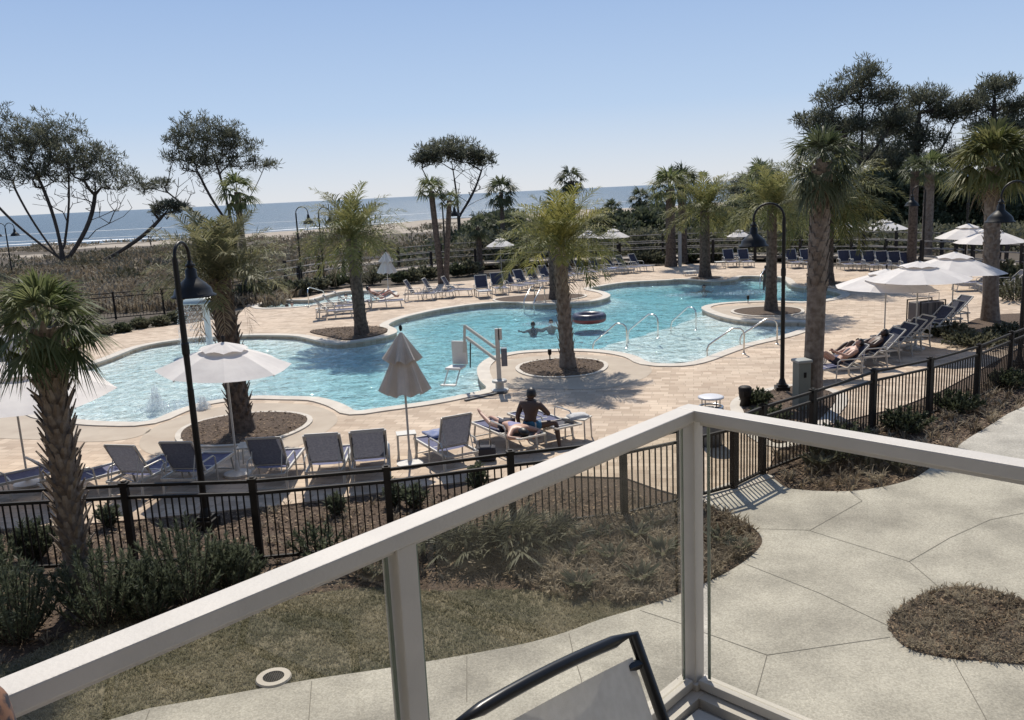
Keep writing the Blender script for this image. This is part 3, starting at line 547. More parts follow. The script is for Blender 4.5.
ordn=['first','second','third','fourth','fifth','sixth','seventh','eighth','ninth','tenth','eleventh','twelfth','thirteenth','fourteenth','fifteenth','sixteenth','seventeenth','eighteenth','nineteenth','twentieth']
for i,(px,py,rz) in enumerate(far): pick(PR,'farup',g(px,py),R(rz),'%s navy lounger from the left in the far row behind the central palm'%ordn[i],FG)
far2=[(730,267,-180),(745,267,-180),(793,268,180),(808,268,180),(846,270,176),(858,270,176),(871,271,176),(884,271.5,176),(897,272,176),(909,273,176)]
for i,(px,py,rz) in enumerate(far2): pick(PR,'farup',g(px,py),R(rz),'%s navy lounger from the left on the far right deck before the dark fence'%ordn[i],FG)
# side tables
LB=dict(a='white towel over the foot of a far lounger left of the central palm',b='blue towel over the seat of a far lounger near the clear far umbrella',c='white towel folded on a lounger of the right fence row',d='striped towel on the white framed lounger beside the folded umbrella')
def side_table(loc,rz,label,w=.5,h=.42,top=None):
    e=empty('side_table',(loc[0],loc[1],.03),label,'side table','low metal side tables',rz); MB().box((0,0,h),(w,w*.8,.025)).build('table_top',top or alum,e)
    for x in(-1,1):
        for y in(-1,1): MB().bar((x*w*.46,y*w*.36,0),(x*w*.44,y*w*.34,h-.0126),.025,.025,(0,1,0)).build('leg',alum,e)
side_table((-5.35,17.15),.1,'low grey table beside the near umbrella pole, between two loungers',.62,.45)
side_table((-2.25,17.3),.2,'low metal table behind the folded umbrella pole',.4,.5)
side_table((1.35,18.05),-.5,'small metal table with towels on it, right of the sitting person',.5,.46)
side_table(g(720,269),0,'low metal table on the far deck left of the dark lounger pair',.6,.42)
side_table(g(322,318),.1,'low metal table left of the loungers behind the left island palm',.5,.42)
side_table(g(690,276),0,'low round-edged table on the far deck behind the central far palm',.7,.25)
# towels
def towel(name,loc,d,label,m,rz=0):
    b=MB(); nx_,ny=10,8; rs=np.random.RandomState(int(abs(loc[0]*100)))
    V=[]
    for j in range(ny):
        for i in range(nx_):
            x=(i/(nx_-1)-.5)*d[0]; y=(j/(ny-1)-.5)*d[1]; V.append((x,y,d[2]*(.55+.45*math.cos(PI*x/d[0])**.5*math.cos(PI*y/d[1])**.5)+.02*rs.rand()))
    n=len(V); V+= [(v[0],v[1],0) for v in V]; f=[(j*nx_+i,j*nx_+i+1,(j+1)*nx_+i+1,(j+1)*nx_+i) for j in range(ny-1) for i in range(nx_-1)]
    per=[i for i in range(nx_)]+[j*nx_+nx_-1 for j in range(1,ny)]+[(ny-1)*nx_+i for i in range(nx_-2,-1,-1)]+[j*nx_ for j in range(ny-2,0,-1)]
    f+=[(per[k],per[k]+n,per[(k+1)%len(per)]+n,per[(k+1)%len(per)]) for k in range(len(per))]
    o=b.add(V,f).build(name,m,None,True); o.location=loc; o.rotation_euler=(0,0,rz); return tag(o,label,'towel')
tw=mat('towel_white',(.55,.54,.53),.95,bump=.5,bs=80); tb=mat('towel_blue',(.13,.17,.33),.95,col2=(.3,.32,.42),vs=9,bump=.5,bs=60)
towel('towel',(1.35,18.05,.475),(.42,.30,.10),'crumpled white and grey towel on the small table beside the sitting person',tw,.3)
p=g(352,310); towel('towel',(p[0]+.35,p[1],.40),(.9,.55,.06),'white towel spread on a lounger behind the left island palm',tw,.2)
towel('towel',(-1.62,17.6,.395),(.5,.55,.05),'blue towel on the foot of the lounger right of the folded umbrella',tb,.5)
e=empty('beach_bag',(-.62,16.75,.03),'dark beach bag on the pavers beside the lounger of the lying person','bag'); MB().box((0,0,.16),(.42,.24,.30)).build('body',mat('bag_dark',(.03,.03,.04),.8),e,bevel=.05)
MB().tube([(-.12,0,.3),(-.10,0,.44),(.10,0,.44),(.12,0,.3)],.012,6).build('strap',mat('bag_strap',(.10,.08,.06),.8),e)
towel('towel',(*g(484,299),.40),(.5,.6,.06),LB['a'],tw,.1); towel('towel',(*g(612,275),.40),(.5,.6,.06),LB['b'],tb,.1)
towel('towel',(*g(884,357),.40),(.6,.5,.06),LB['c'],tw,.3); towel('towel',(-2.90,17.0,.385),(.5,.6,.04),LB['d'],tb,.2)
# ================================================================== POOL EQUIPMENT
def handrail(A,B,za,zb,label,top=.86,group='stainless pool handrails'):
    A,B=Vector((*A,0)),Vector((*B,0)); e=empty('handrail',(B.x,B.y,0),label,'handrail',group); a=A-B; d=a.normalized(); l=a.length
    pts=[Vector((0,0,zb)),Vector((0,0,top-.22)),d*.03+Vector((0,0,top-.10)),d*.12+Vector((0,0,top-.02)),d*min(.5,l*.3)+Vector((0,0,top)),d*(l-.22)+Vector((0,0,top*.62+za*.3)),d*(l-.06)+Vector((0,0,top*.5+za*.35)),d*l+Vector((0,0,top*.35+za*.4)),d*l+Vector((0,0,za))]
    MB().tube(pts,.026,8).build('tube',steel,e,True)
    MB().lathe([(.07,zb),(.07,zb+.015),(.03,zb+.03)],n=14).build('flange',steel,e); return e
handrail(g(593,349),g(627,349),-.5,.03,'stainless handrail into the pool, leftmost of three in a row')
handrail(g(628,337),g(658,339),-.5,.03,'stainless handrail into the pool, middle of three in a row')
handrail(g(671,328),g(696,331),-.5,.03,'stainless handrail into the pool, rightmost of three in a row')
handrail(g(707,357),g(744,355),-.15,.03,'stainless handrail on the near steps, left one left of the lamp pole')
handrail(g(740,346),g(777,345),-.15,.03,'stainless handrail on the near steps, right one touching the lamp pole')
for (x0,x1,y,l) in [(524,535,303,'curved ladder rail at the far pool edge, left one'),(534,545,303.5,'curved ladder rail at the far pool edge, right one')]:
    p=g(x0,y+3); q=g(x1,y-1); handrail(p,q,-.4,.03,l,.8)
handrail((g(312,302)[0]+.5,g(312,302)[1]+.9),g(309,307),-.3,.03,'stainless handrail at the spa edge',.95)
handrail(g(760,286),g(771,277),-.4,.03,'stainless handrail at the far steps behind the slim island palm',1.0)
# pool lift
e=empty('pool_lift',(*g(500,392),.036),'grey pool access lift with an empty white seat hanging over the water','pool lift')
pm=mat('lift_paint',(.50,.49,.46),.4)
MB().lathe([(.24,0),(.24,.04),(.12,.06),(.11,.22),(.20,.24),(.20,.30),(.08,.32)],n=20).build('base',pm,e)
MB().box((0,0,1.0),(.12,.12,1.4)).box((.08,-.0,1.55),(.10,.12,.30)).build('mast',pm,e)
MB().box((.16,-.02,.93),(.16,.20,.48)).box((.16,-.13,.93),(.10,.02,.30)).build('battery_box',mat('grey_plastic',(.14,.15,.18),.5),e)
s_=Vector((-.9,.55,0)).normalized()
a0=s_*.08+Vector((0,0,1.18)); a1=s_*1.0+Vector((0,0,1.72)); b0=s_*.08+Vector((0,0,.86)); b1=s_*1.0+Vector((0,0,1.42))
MB().bar(a0,a1,.06,.07).build('arm',pm,e); MB().bar(b0,b1,.06,.07).build('arm',pm,e)
MB().bar(s_*1.03+Vector((0,0,1.76)),s_*1.09+Vector((0,0,1.0)),.07,.06,(0,1,0)).build('hanger',pm,e)
c_=s_*1.25
MB().box(c_+Vector((.0,0,.98)),(.46,.07,.66),R(-20)).build('seat_back',offwhite,e,bevel=.03)
MB().box(c_+Vector((-.12,-.26,.62)),(.46,.46,.07),R(-20)).build('seat',offwhite,e,bevel=.03)
for q in(-.16,.16): MB().tube([c_+Vector((q-.15,-.45,.60)),c_+Vector((q-.26,-.78,.28))],.018,6).build('leg_rest',pm,e)
MB().box(c_+Vector((-.3,-.82,.26)),(.42,.16,.03),R(-20)).build('footplate',offwhite,e)
MB().tube([c_+Vector((.27,-.02,.55)),c_+Vector((.32,-.08,1.3))],.02,6).build('armrest',mat('dark_plastic',(.05,.05,.05),.5),e)
MB().bar((0.1,-.2,.02),(-.9,-1.0,.02),.09,.03).box((0.05,-.25,.02),(.25,.25,.04)).build('ground_anchor',mat('dark_plastic',(.05,.05,.05),.5),e)
# inflatable ring, swim
def torus(b,R_,r_,c=(0,0,0),n=36,k=12,M=None):
    V=[]
    for i in range(n):
        for j in range(k):
            a=2*PI*i/n; t=2*PI*j/k; p=Vector(((R_+r_*math.cos(t))*math.cos(a),(R_+r_*math.cos(t))*math.sin(a),r_*math.sin(t))); V.append((M@p if M else p)+Vector(c))
    return b.add(V,[(i*k+j,((i+1)%n)*k+j,((i+1)%n)*k+(j+1)%k,i*k+(j+1)%k) for i in range(n) for j in range(k)])
e=empty('swim_ring',(*g(589,319),-.02),'dark inflatable ring with a red underside floating behind the central island palm','swim ring')
torus(MB(),.55,.17,(0,0,.10)).build('tube',mat('ring_dark',(.03,.03,.05),.3,col2=(.08,.07,.10),vs=6),e,True)
torus(MB(),.56,.150,(0,0,.035)).build('lower_tube',mat('ring_red',(.24,.03,.025),.35),e,True)
MB().lathe([(.001,.03),(.40,.05)],n=24).build('seat_mesh',mat('ring_lilac',(.5,.42,.5),.6),e)
# trash bin with raised lid
e=empty('waste_bin',(*g(711,446),.03),'grey round waste bin with a lid raised on four posts, seen past the balcony corner','waste bin')
gm=mat('bin_grey',(.10,.12,.15),.5); MB().lathe([(.0,.0),(.23,.0),(.26,.75),(.24,.76),(.2,.70),(0,.7)],n=24).build('body',gm,e,True)
torus(MB(),.235,.02,(0,0,.80)).build('rim',steel,e,True)
for k in range(4): a=PI/4+k*PI/2; MB().tube([(.21*math.cos(a),.21*math.sin(a),.74),(.21*math.cos(a),.21*math.sin(a),1.0)],.012,6).build('lid_post',steel,e)
MB().lathe([(0,1.03),(.22,1.025),(.26,1.01),(.26,.985),(.22,.98),(0,.985)],n=28).build('lid',mat('lid_white',(.6,.6,.62),.4),e,True)
e=empty('utility_pedestal',(*g(801,411),.06),'grey-green utility pedestal with a cap between the lamp and the big palm trunk','pedestal',rz=.2)
MB().box((0,0,.55),(.30,.30,1.1)).build('body',mat('ped',(.19,.20,.17),.6),e,bevel=.02); MB().box((0,0,1.13),(.36,.36,.07)).build('cap',mat('pedcap',(.30,.31,.29),.5),e,bevel=.02); MB().box((0,-.156,.82),(.06,.014,.12)).build('outlet',dark_metal,e)
e=empty('spot_fixture',(*g(745,408),.07),'dark squat garden light standing on the kerb of the lamp bed','garden light'); MB().lathe([(.0,0),(.13,0),(.10,.12),(.14,.20),(.16,.42),(.12,.46),(0,.46)],n=14).build('housing',dark_metal,e,True); MB().box((0,-.1,.3),(.16,.1,.16)).build('hood',dark_metal,e,bevel=.02)
e=empty('towel_cart',(*g(925,331),.03),'striped wheeled towel hamper beside the right loungers','hamper',rz=.25)
st=mat('hamper',(.20,.18,.17),.8,col2=(.05,.045,.05),vs=14,stretch=(1,.05,.02),coords='Object'); MB().box((0,0,.55),(.95,.6,.85)).build('bag',st,e,bevel=.03)
f_=MB(); [f_.bar((x,y,.08),(x,y,1.05),.03,.03,(0,1,0)) for x in(-.49,.49) for y in(-.32,.32)]; [f_.bar((-.49,y,z),(.49,y,z),.03,.03) for y in(-.32,.32) for z in(.1,1.04)]; f_.build('frame',dark_metal,e)
for x in(-.45,.45): MB().lathe([(0,-.02),(.06,-.02),(.06,.02),(0,.02)],(x,-.32,.06),12).build('wheel',dark_metal,e)
MB().tube([(-.2,-.35,1.04),(-.2,-.35,1.3),(.2,-.35,1.3),(.2,-.35,1.04)],.012,6).build('handle',alum,e)
for px,py,l in [(357,380,'small dark spotlight in the central island bed'),(0,0,'')][:0]: pass
for px,py,l in [(550,361,'small dark bed light left of the central island palm'),(748,304,'small dark bed light left of the slim island palm')]:
    e=empty('bed_light',(*g(px,py),.07),l,'garden light','small bed lights'); MB().tube([(0,0,0),(0,0,.14)],.02,6).build('stake',dark_metal,e); MB().lathe([(.03,.12),(.06,.16),(.06,.30),(.04,.31),(0,.30)],n=12).build('head',dark_metal,e)
tag((lambda o:(setattr(o,'location',(*upat(6,342,31).to_2d(),0)),o)[1])(MB().box((0,0,.5),(.7,.6,1.0)).box((0,0,1.03),(.78,.68,.06)).box((0,-.31,.5),(.5,.02,.7)).build('equipment_box',mat('eqbox',(.42,.42,.42),.6))),'pale grey equipment box at the left edge beyond the shallow end','box')
# stone post near the far palms
e=empty('rinse_post',(*g(680,267),0),'pale rinse shower post beside the paired far palms','shower post'); MB().box((0,0,1.15),(.2,.2,2.3)).build('column',mat('postm',(.33,.33,.32),.8),e,bevel=.02); MB().tube([(0,0,2.2),(0,-.25,2.3),(0,-.3,2.2)],.02,6).build('spout',steel,e)
# mushroom fountain
e=empty('splash_fountain',(*g(210,346),-.1),'pale splash fountain post with a curtain of falling water behind the white umbrella','fountain')
MB().tube([(0,0,-.3),(0,0,2.0)],.12,14).build('post',mat('fount',(.70,.72,.70),.5),e); MB().lathe([(.0,2.12),(.5,2.05),(.95,1.86),(.93,1.82),(.5,1.98),(0,2.0)],n=28).build('bowl',mat('fount2',(.40,.47,.47),.4),e,True)
def drops(name,P,size,label=None,parent=None,loc=None):
    n=len(P); B=np.array(P); o=unit(RS.normal(size=(n,3))*.5+np.array([0,0,1])); w=unit(np.cross(o,RS.normal(size=(n,3)))); s=size*(.4+1.2*RS.rand(n,1)**2)
    v,f=ribbons(B-o*s,B,B+o*s,w*s*.55); ob=npobj(name,v,f,spray_m,parent,loc)
    if label: tag(ob,label,'water spray',None,'stuff')
    return ob
P=[]
for i in range(5200):
    a=random.random()*2*PI; t=random.random(); r_=.93+.16*t+random.gauss(0,.05); P.append((r_*math.cos(a),r_*math.sin(a),1.85-1.8*t+random.gauss(0,.05)))
drops('falling_water',P,.017,None,e)
for (px,py,hh,l) in [(157,411,.72,'foaming white ground jet in the shallow end, left one'),(204,414,.5,'foaming white ground jet in the shallow end, right one')]:
    c=G(px,py,-.1); P=[]
    for i in range(3800):
        t=random.random()**1.3; s=.07+.30*(1-t)*random.random(); a=random.random()*2*PI; P.append((c.x+s*math.cos(a)*(1-.2*t),c.y+s*math.sin(a),c.z+hh*t*(1-.5*random.random())))
    tag(drops('water_jet',P,.016),l,'water jet','ground jets',None)
P=[]
for c,rr,n in [((-8.9,23.3),1.5,5200),((-7.6,23.9),1.2,2200),((11.5,42.2),1.6,1500),((8.6,42.5),1.3,1200),((1.3,35.3),.9,1000),((1.9,34.9),.5,400)]:
    for i in range(n):
        q=rr*random.random()**.5*(.6+.4*noise.noise(Vector((i*.1,c[0],0)))); a=random.random()*2*PI; P.append((c[0]+q*math.cos(a)*1.5,c[1]+q*math.sin(a),-.09+.04*random.random()))
drops('water_foam',P,.021,'churned white foam scattered on the pool surface')
# ================================================================== BALCONY
FZ=3.47; Pc=Vector((.61,2.92)); dl=(Vector(g(0,687,3.47+1.07))-Pc).normalized(); dr_=(Vector((1.33,2.17))-Pc).normalized()
up_=Vector((0,0,1))
fl=MB().prism([tuple(Pc+dl*4.2-Vector((0,0))),(-2.9,-2.2),(3.6,-2.2),tuple(Pc+dr_*4.4),tuple(Pc)],FZ-.22,FZ-.02)
bal=fl.build('balcony_floor',mat('deck_gray',(.33,.32,.30),.7,col2=(.27,.26,.25),vs=3)); bal['kind']='structure'
db=MB(); inn=(dl+dr_).normalized()
e=empty('balcony_railing',(Pc.x,Pc.y,FZ-.02),'white balcony railing with glass panels crossing the foreground, its corner post at right','railing')
O=Vector((Pc.x,Pc.y,FZ-.02)); RH=1.07+.02
corner=Vector((0,0,0))
def seg(d,ln,posts,panels):
    d3=Vector((d.x,d.y,0)); n3=Vector((-d.y,d.x,0)); 
    if n3.dot(Vector((inn.x,inn.y,0)))<0: n3=-n3
    # hand rail
    b=MB().bar(d3*-.035+up_*(RH-.020-.0015*(d is dl)),d3*ln+up_*(RH-.020-.0015*(d is dl)),.072,.040); b.build('hand_rail',white_paint,e,bevel=.004)
    MB().bar(d3*.05+up_*(RH-.047),d3*ln+up_*(RH-.047),.04,.014).build('glazing_channel',white_paint,e)
    MB().bar(d3*.04+up_*.062,d3*ln+up_*.062,.05,.034).build('bottom_rail',white_paint,e,bevel=.003)
    MB().bar(d3*-.064+up_*(.019+.002*(d is dl)),d3*ln+up_*(.019+.002*(d is dl)),.13,.036).build('floor_kerb',white_paint,e)
    for t in posts:
        c=d3*t; M=Matrix.Rotation(math.atan2(d.y,d.x),4,'Z'); MB().box(c+up_*((RH-.042)/2),(.060,.060,RH-.042),M=M).build('post',white_paint,e,bevel=.003)
        MB().box(c+up_*.052,(.085,.085,.026),M=M).build('post_collar',white_paint,e,bevel=.003)
    for a,c in panels:
        MB().bar(d3*a+up_*(.081+(RH-.137)/2),d3*c+up_*(.081+(RH-.137)/2),.010,RH-.137).build('glass_panel',rail_glass,e)
        for t in (a-.004,c+.004): MB().bar(d3*t+up_*.084,d3*t+up_*(RH-.06),.011,.004,(d.y,-d.x,0)).build('panel_edge',glass_edge,e)
seg(dl,4.0,[0.0,1.33,2.72],[(.065,1.275),(1.375,2.60),(2.82,3.9)])
seg(dr_,3.6,[1.36,2.72],[(.075,1.295),(1.425,2.60),(2.82,3.5)])
# decking boards, parallel to the right rail
bb=MB(); dd=Vector((dr_.x,dr_.y,0)); nn=Vector((dl.x,dl.y,0))
for k in range(30):
    o=O+nn*(.10+k*.145)
    bb.bar(o+dd*.08+up_*.008,o+dd*3.9+up_*.008,.002,.012)
for k in range(26):
    o=O+nn*(.09+.0725+k*.145); bb.bar(o+dd*.075+up_*.006,o+dd*4.0+up_*.006,.138,.018)
tag(bb.build('decking_boards',mat('boards',(.50,.49,.47),.6,col2=(.42,.41,.39),vs=5)),kind='structure')
# balcony chair, seen from behind
ce=empty('balcony_chair',(0.02,1.25,FZ+.01),'black framed balcony chair with a pale grey mesh sling, cut by the bottom edge','chair')
A1=upat(633,634,1.56); A0=upat(455,724,1.27); o=Vector(ce.location); blk=mat('chair_black',(.010,.010,.011),.3,spec=.4)
tl=A0-o; tr_=A1-o; wv=(tr_-tl); wn=Vector((wv.x,wv.y,0)).normalized(); back=Vector((wn.y,-wn.x,0))   # toward the camera side
h_=tr_.z; fdir=-back
def side(p): # back upright leans, then leg
    low=p+Vector((0,0,-(p.z-.44)))+fdir*.22*0-back*.16
    return [p,p+(low-p)*.5+back*.01,low]
lo_=upat(664,728,1.50)-A1; lo_=lo_*(.5/abs(lo_.z)); rt=[tr_,tr_+lo_*.5+back*.01,tr_+lo_]; lf=[tl,tl+lo_*.5+back*.01,tl+lo_]
top=[tl+(tr_-tl)*t+up_*.010*math.sin(PI*t)*(1 if t<.9 else .6) for t in np.linspace(0,1,9)]
MB().tube([lf[2]]+[lf[1]]+top+[rt[1],rt[2]],.0118,10).build('back_frame',blk,ce,True)
V=[];k=8
for i in range(k):
    t=.07+.93*i/(k-1)
    for j in range(9):
        s=.055+.89*j/8; P_=lf[0].lerp(rt[0],s)+(lf[2].lerp(rt[2],s)-lf[0].lerp(rt[0],s))*t; V.append(P_+back*.03*math.sin(PI*s)*.6+up_*.02*math.sin(PI*s)*(1-t))
sling=mat('sling_grey',(.62,.59,.54),.8,col2=(.68,.65,.60),trans=.45,vs=60,bump=.4,bs=400,bdist=.002)
MB().add(V,[(i*9+j,i*9+j+1,i*9+j+10,i*9+j+9) for i in range(k-1) for j in range(8)]).build('back_sling',sling,ce)
MB().tube([rt[0].lerp(lf[0],.02)+(rt[2]-rt[0])*.10,rt[0].lerp(lf[0],.10)+(rt[2]-rt[0])*.095],.010,6).build('sling_bracket',blk,ce)
s0,s1=lf[2],rt[2]; f0,f1=s0+fdir*.5,s1+fdir*.5
MB().add([s0+wn*.02,s1-wn*.02,f1-wn*.02,f0+wn*.02,s0+wn*.02-up_*.01,s1-wn*.02-up_*.01,f1-wn*.02-up_*.01,f0+wn*.02-up_*.01],[(0,1,2,3),(7,6,5,4),(0,4,5,1),(2,6,7,3)]).build('seat_sling',sling,ce)
for a,c,f in((s0,f0,lf),(s1,f1,rt)):
    MB().tube([a,c],.0118,8).build('seat_frame',blk,ce,True); MB().tube([c+up_*.2,c+fdir*.02+up_*.18,c+fdir*.04-up_*(c.z)],.0118,8).build('leg',blk,ce,True)
    MB().tube([a,a+back*.12-up_*(a.z)],.0118,8).build('leg',blk,ce,True)
    MB().tube([f[1]+(f[2]-f[1])*.35,c+up_*.22,c+up_*.19],.0118,8).build('armrest',blk,ce,True)
# patterned cloth bag lower left
q=upat(-24,724,1.0)
e=empty('patterned_bag',(q.x-.02,q.y,q.z-.08),'brown and magenta patterned cloth bag at the lower left corner against the white railing','bag')
bagm=mat('bag_pattern',(.20,.10,.06),.9,col2=(.02,.02,.03),vs=38,lo=.45,hi=.55); bag2=mat('bag_magenta',(.22,.01,.09),.9,col2=(.10,.01,.06),vs=20); bag3=mat('bag_navy',(.02,.025,.05),.8)
MB().lathe([(.0,-.16),(.055,-.15),(.06,-.05),(.058,.02)],n=20).build('lower_panel',bag2,e,True)
MB().lathe([(.058,.02),(.062,.05),(.056,.10),(.04,.128),(.015,.135),(0,.13)],n=20).build('upper_panel',bagm,e,True)
MB().tube([(.058,-.02,-.15),(.064,-.02,-.04),(.062,-.02,.03)],.008,8).build('strap',bag3,e,True)
# the bag stands on a small balcony table
MB_=empty('balcony_table',(q.x-.05,q.y-.05,FZ+.0),'small dark balcony table under the patterned bag','side table'); MB_['label']='small dark balcony table under the patterned bag at the lower left'
hh=q.z-.08-.16-FZ; MB().lathe([(0,hh-.02),(.2,hh-.02),(.2,hh),(0,hh)],n=24).build('table_top',blk,MB_)
for k in range(3): a=k*2.1; MB().tube([(.05*math.cos(a),.05*math.sin(a),hh-.02),(.2*math.cos(a),.2*math.sin(a),0)],.012,8).build('leg',blk,MB_)
# ================================================================== PLANTS
def leafsplit(): return Leaves()
def boots(b,h,r0,r1,n,out=.06,ln=.16,w=.09,z0=.3,rs=RS):
    for k in range(n):
        z=z0+(h-z0)*k/n; a=k*2.39996; r=r0+(r1-r0)*z/h; c=Vector((math.cos(a),math.sin(a),0)); t=Vector((-math.sin(a),math.cos(a),0)); p=c*(r*.93)+Vector((0,0,z))
        l=ln*(.8+.5*rs.rand()); o=out*(.7+.7*rs.rand()); q=p+c*o+Vector((0,0,l)); ww=t*w*.5
        b.add([p-ww,p+ww,p+c*.02+Vector((0,0,-.03)),q-ww*.55,q+ww*.55,q+c*.015],[(0,1,4,3),(1,2,5,4),(2,0,3,5),(3,4,5)])
def trunk_path(h,lean,curve=0,n=8): return [Vector((lean[0]*t+curve*math.sin(PI*t),lean[1]*t,h*t)) for t in np.linspace(0,1,n)]
def fan_crown(L_,c,nl,size,rs,emin=-35,emax=80,nf=20,dens=1.,droop=.25):
    for i in range(nl):
        az=i*2.39996+rs.rand()*.4; el=R(emin+(emax-emin)*((i+.5)/nl)**.9)+rs.randn()*.1
        d=np.array([math.cos(az)*math.cos(el),math.sin(az)*math.cos(el),math.sin(el)]); pl=size*.48*(.8+.4*rs.rand()); B=np.array(c)+d*.05
        bend=np.array([0,0,-.10*size*(1-math.sin(max(el,0)))])
        Pm=B+d*pl*.5+bend*.15; E=B+d*pl+bend*.5; sd=unit(np.cross(d,[0,0,1.])+1e-6); L_.add([B],[Pm],[E+d*.08*size],[sd*.018*size])
        d2=unit(d+np.array([0,0,-.35])); nrm=unit(np.cross(sd,d2)); ln=size*.52*(.85+.3*rs.rand()); 
        th=np.linspace(-R(92),R(92),nf)+rs.randn(nf)*.04; fold=rs.uniform(.3,.75)
        D=np.cos(th)[:,None]*d2+np.sin(th)[:,None]*sd*.95-np.abs(np.sin(th))[:,None]*nrm*fold; D=unit(D)
        lf=ln*1.12*(.66+.34*np.cos(th*.8))[:,None]*(.85+.3*rs.rand(nf,1)); Bs=np.repeat([E],nf,0); g_=np.array([0,0,-1.])
        M_=Bs+D*lf*.55; T_=Bs+D*lf+g_*lf*droop*(.5+rs.rand(nf,1)); W_=unit(np.cross(D,nrm))*ln*.036*dens; L_.add(Bs,M_,T_,W_)
def feather_crown(L_,c,nl,size,rs,emin=-15,emax=82,npair=26,leaf=.32,arch=1.,w=.016,stiff=0.):
    for i in range(nl):
        az=i*2.39996+rs.rand()*.5; f=(i+.5)/nl; el=R(emin+(emax-emin)*f)+rs.randn()*.08; L0=size*(.85+.3*rs.rand())
        h=np.array([math.cos(az),math.sin(az),0]); p=np.array(c,float)+h*.08; ang=el; n=12; pts=[p.copy()]; dirs=[]
        for k in range(n):
            d=h*math.cos(ang)+np.array([0,0,1])*math.sin(ang); dirs.append(d); p=p+d*L0/n; pts.append(p.copy()); ang-=R(88-30*f)*arch/n*(.35+1.3*k/n)
        dirs.append(dirs[-1]); pts=np.array(pts); dirs=np.array(dirs)
        side_=unit(np.cross(h,[0,0,1.])); 
        for a,b_ in zip(range(0,n,2),range(2,n+1,2)):
            L_.add([pts[a]],[(pts[a]+pts[b_])/2],[pts[b_]+dirs[a]*.03],[side_*.022*size*(1-a/n*.7)])
        s=np.linspace(.12,.99,npair); x=s*n; k=np.minimum(x.astype(int),n-1); fr=(x-k)[:,None]; P=pts[k]*(1-fr)+pts[k+1]*fr; D=dirs[k]
        for sg in(-1,1):
            nr=unit(np.cross(side_,D)); ll=size*leaf*(np.sin(PI*(s*.82+.14))[:,None]**.7)*(.85+.3*rs.rand(npair,1))
            dd=unit(D*(.75+.25*rs.rand(npair,1))+side_*sg*(.75)+nr*(.30+rs.randn(npair,1)*.22)*(-1 if False else 1)+rs.randn(npair,3)*.10)
            M_=P+dd*ll*.5; T_=P+dd*ll+np.array([0,0,-1])*ll*(.16+.2*rs.rand(npair,1)); W_=unit(np.cross(dd,nr))*w*size*.5; L_.add(P,M_,T_,W_)
def palm(name,px,py,h,label,kind='feather',size=2.1,r=(.2,.15),lean=(0,0),nl=38,seed=1,leaf=feather_leaf,bk=palm_bark,boot=60,bz=.3,emin=-15,emax=82,dead=0,group='palms around the pool',z=.05,loc=None,nf=20,arch=1.,bo=.06,bw=.09,npair=26,dens=1.,bl=.16,lw=.016):
    rs=np.random.RandomState(seed); e=empty(name,loc or (*g(px,py),z),label,'palm tree',group,0)
    P=trunk_path(h,lean); k=len(P); rr=[r[0]*1.25]+[r[0]+(r[1]-r[0])*i/(k-1) for i in range(1,k)]; b=MB().tube(P,rr,14)
    if boot:
        nb=MB(); boots(nb,h,r[0],r[1],boot,out=bo,w=bw,z0=bz,rs=rs,ln=bl)
        nb.v=[(x+lean[0]*(zz/h),y+lean[1]*(zz/h),zz) for x,y,zz in nb.v]; b.add(nb.v,nb.f)
    b.build('trunk',bk,e,False); c=P[-1]+Vector((0,0,-.05)); L_=Leaves()
    if kind=='fan': fan_crown(L_,c,nl,size,rs,emin,emax,nf,dens)
    else: feather_crown(L_,c,nl,size,rs,emin,emax,npair,arch=arch,w=lw)
    L_.obj('crown',leaf,e)
    if dead:
        D_=Leaves(); 
        if kind=='fan': fan_crown(D_,c-Vector((0,0,.1)),dead,size*.8,rs,-80,-35,12,.6)
        else: feather_crown(D_,c-Vector((0,0,.1)),dead,size*.8,rs,-55,-25,16,w=lw)
        D_.obj('dead_fronds',dead_leaf,e)
    return e
palm('foreground_palm',0,0,3.86,'shaggy booted fan palm in the left foreground, its crown overlapping the left umbrella','fan',.82,(.155,.175),(.06,0),46,3,fan_leaf,palm_bark,190,.75,-34,88,9,loc=(-6.06,11.15,0),nf=26,bo=.10,bw=.10,bl=.16,z=0,dens=.85)
palm('feather_palm',243,433,3.6,'feathery palm on the near left peninsula bed behind the tall left lamp',size=1.72,r=(.25,.24),lean=(-.16,0),nl=50,seed=5,leaf=feather_grey,bk=palm_bark_dark,boot=150,emin=2,emax=88,dead=3,bo=.09,bw=.12,npair=40,lw=.018,arch=.8)
palm('feather_palm',362,335,3.75,'feathery palm in the small left island bed beside the loungers',size=2.2,r=(.26,.20),lean=(-.1,0),nl=54,seed=8,leaf=feather_leaf,bk=palm_bark_dark,boot=60,emin=-12,dead=3,bo=.04,npair=30,lw=.018)
palm('feather_palm',568,369,3.62,'large yellow-green feathery palm on the central round island',size=1.95,r=(.22,.17),lean=(-.12,0),nl=46,seed=11,leaf=leafm('yellow_frond',(.13,.145,.038),(.30,.275,.090),.48),bk=palm_bark,boot=110,emin=-6,emax=80,dead=3,bo=.05,npair=40,lw=.0155,arch=.95)
palm('feather_palm',705,278,3.7,'feathery palm on the far deck right of the paired fan palms',size=2.5,r=(.32,.24),nl=46,seed=14,leaf=feather_leaf,bk=palm_bark_dark,boot=0,emin=-14,emax=84,npair=26,lw=.020)
palm('feather_palm',771,312,4.1,'slim feathery palm on the right island, just left of the gate lamp pole',size=2.0,r=(.24,.18),nl=50,seed=17,leaf=feather_leaf,bk=palm_bark_dark,boot=50,emin=-14,emax=84,bo=.03,npair=30,lw=.018)
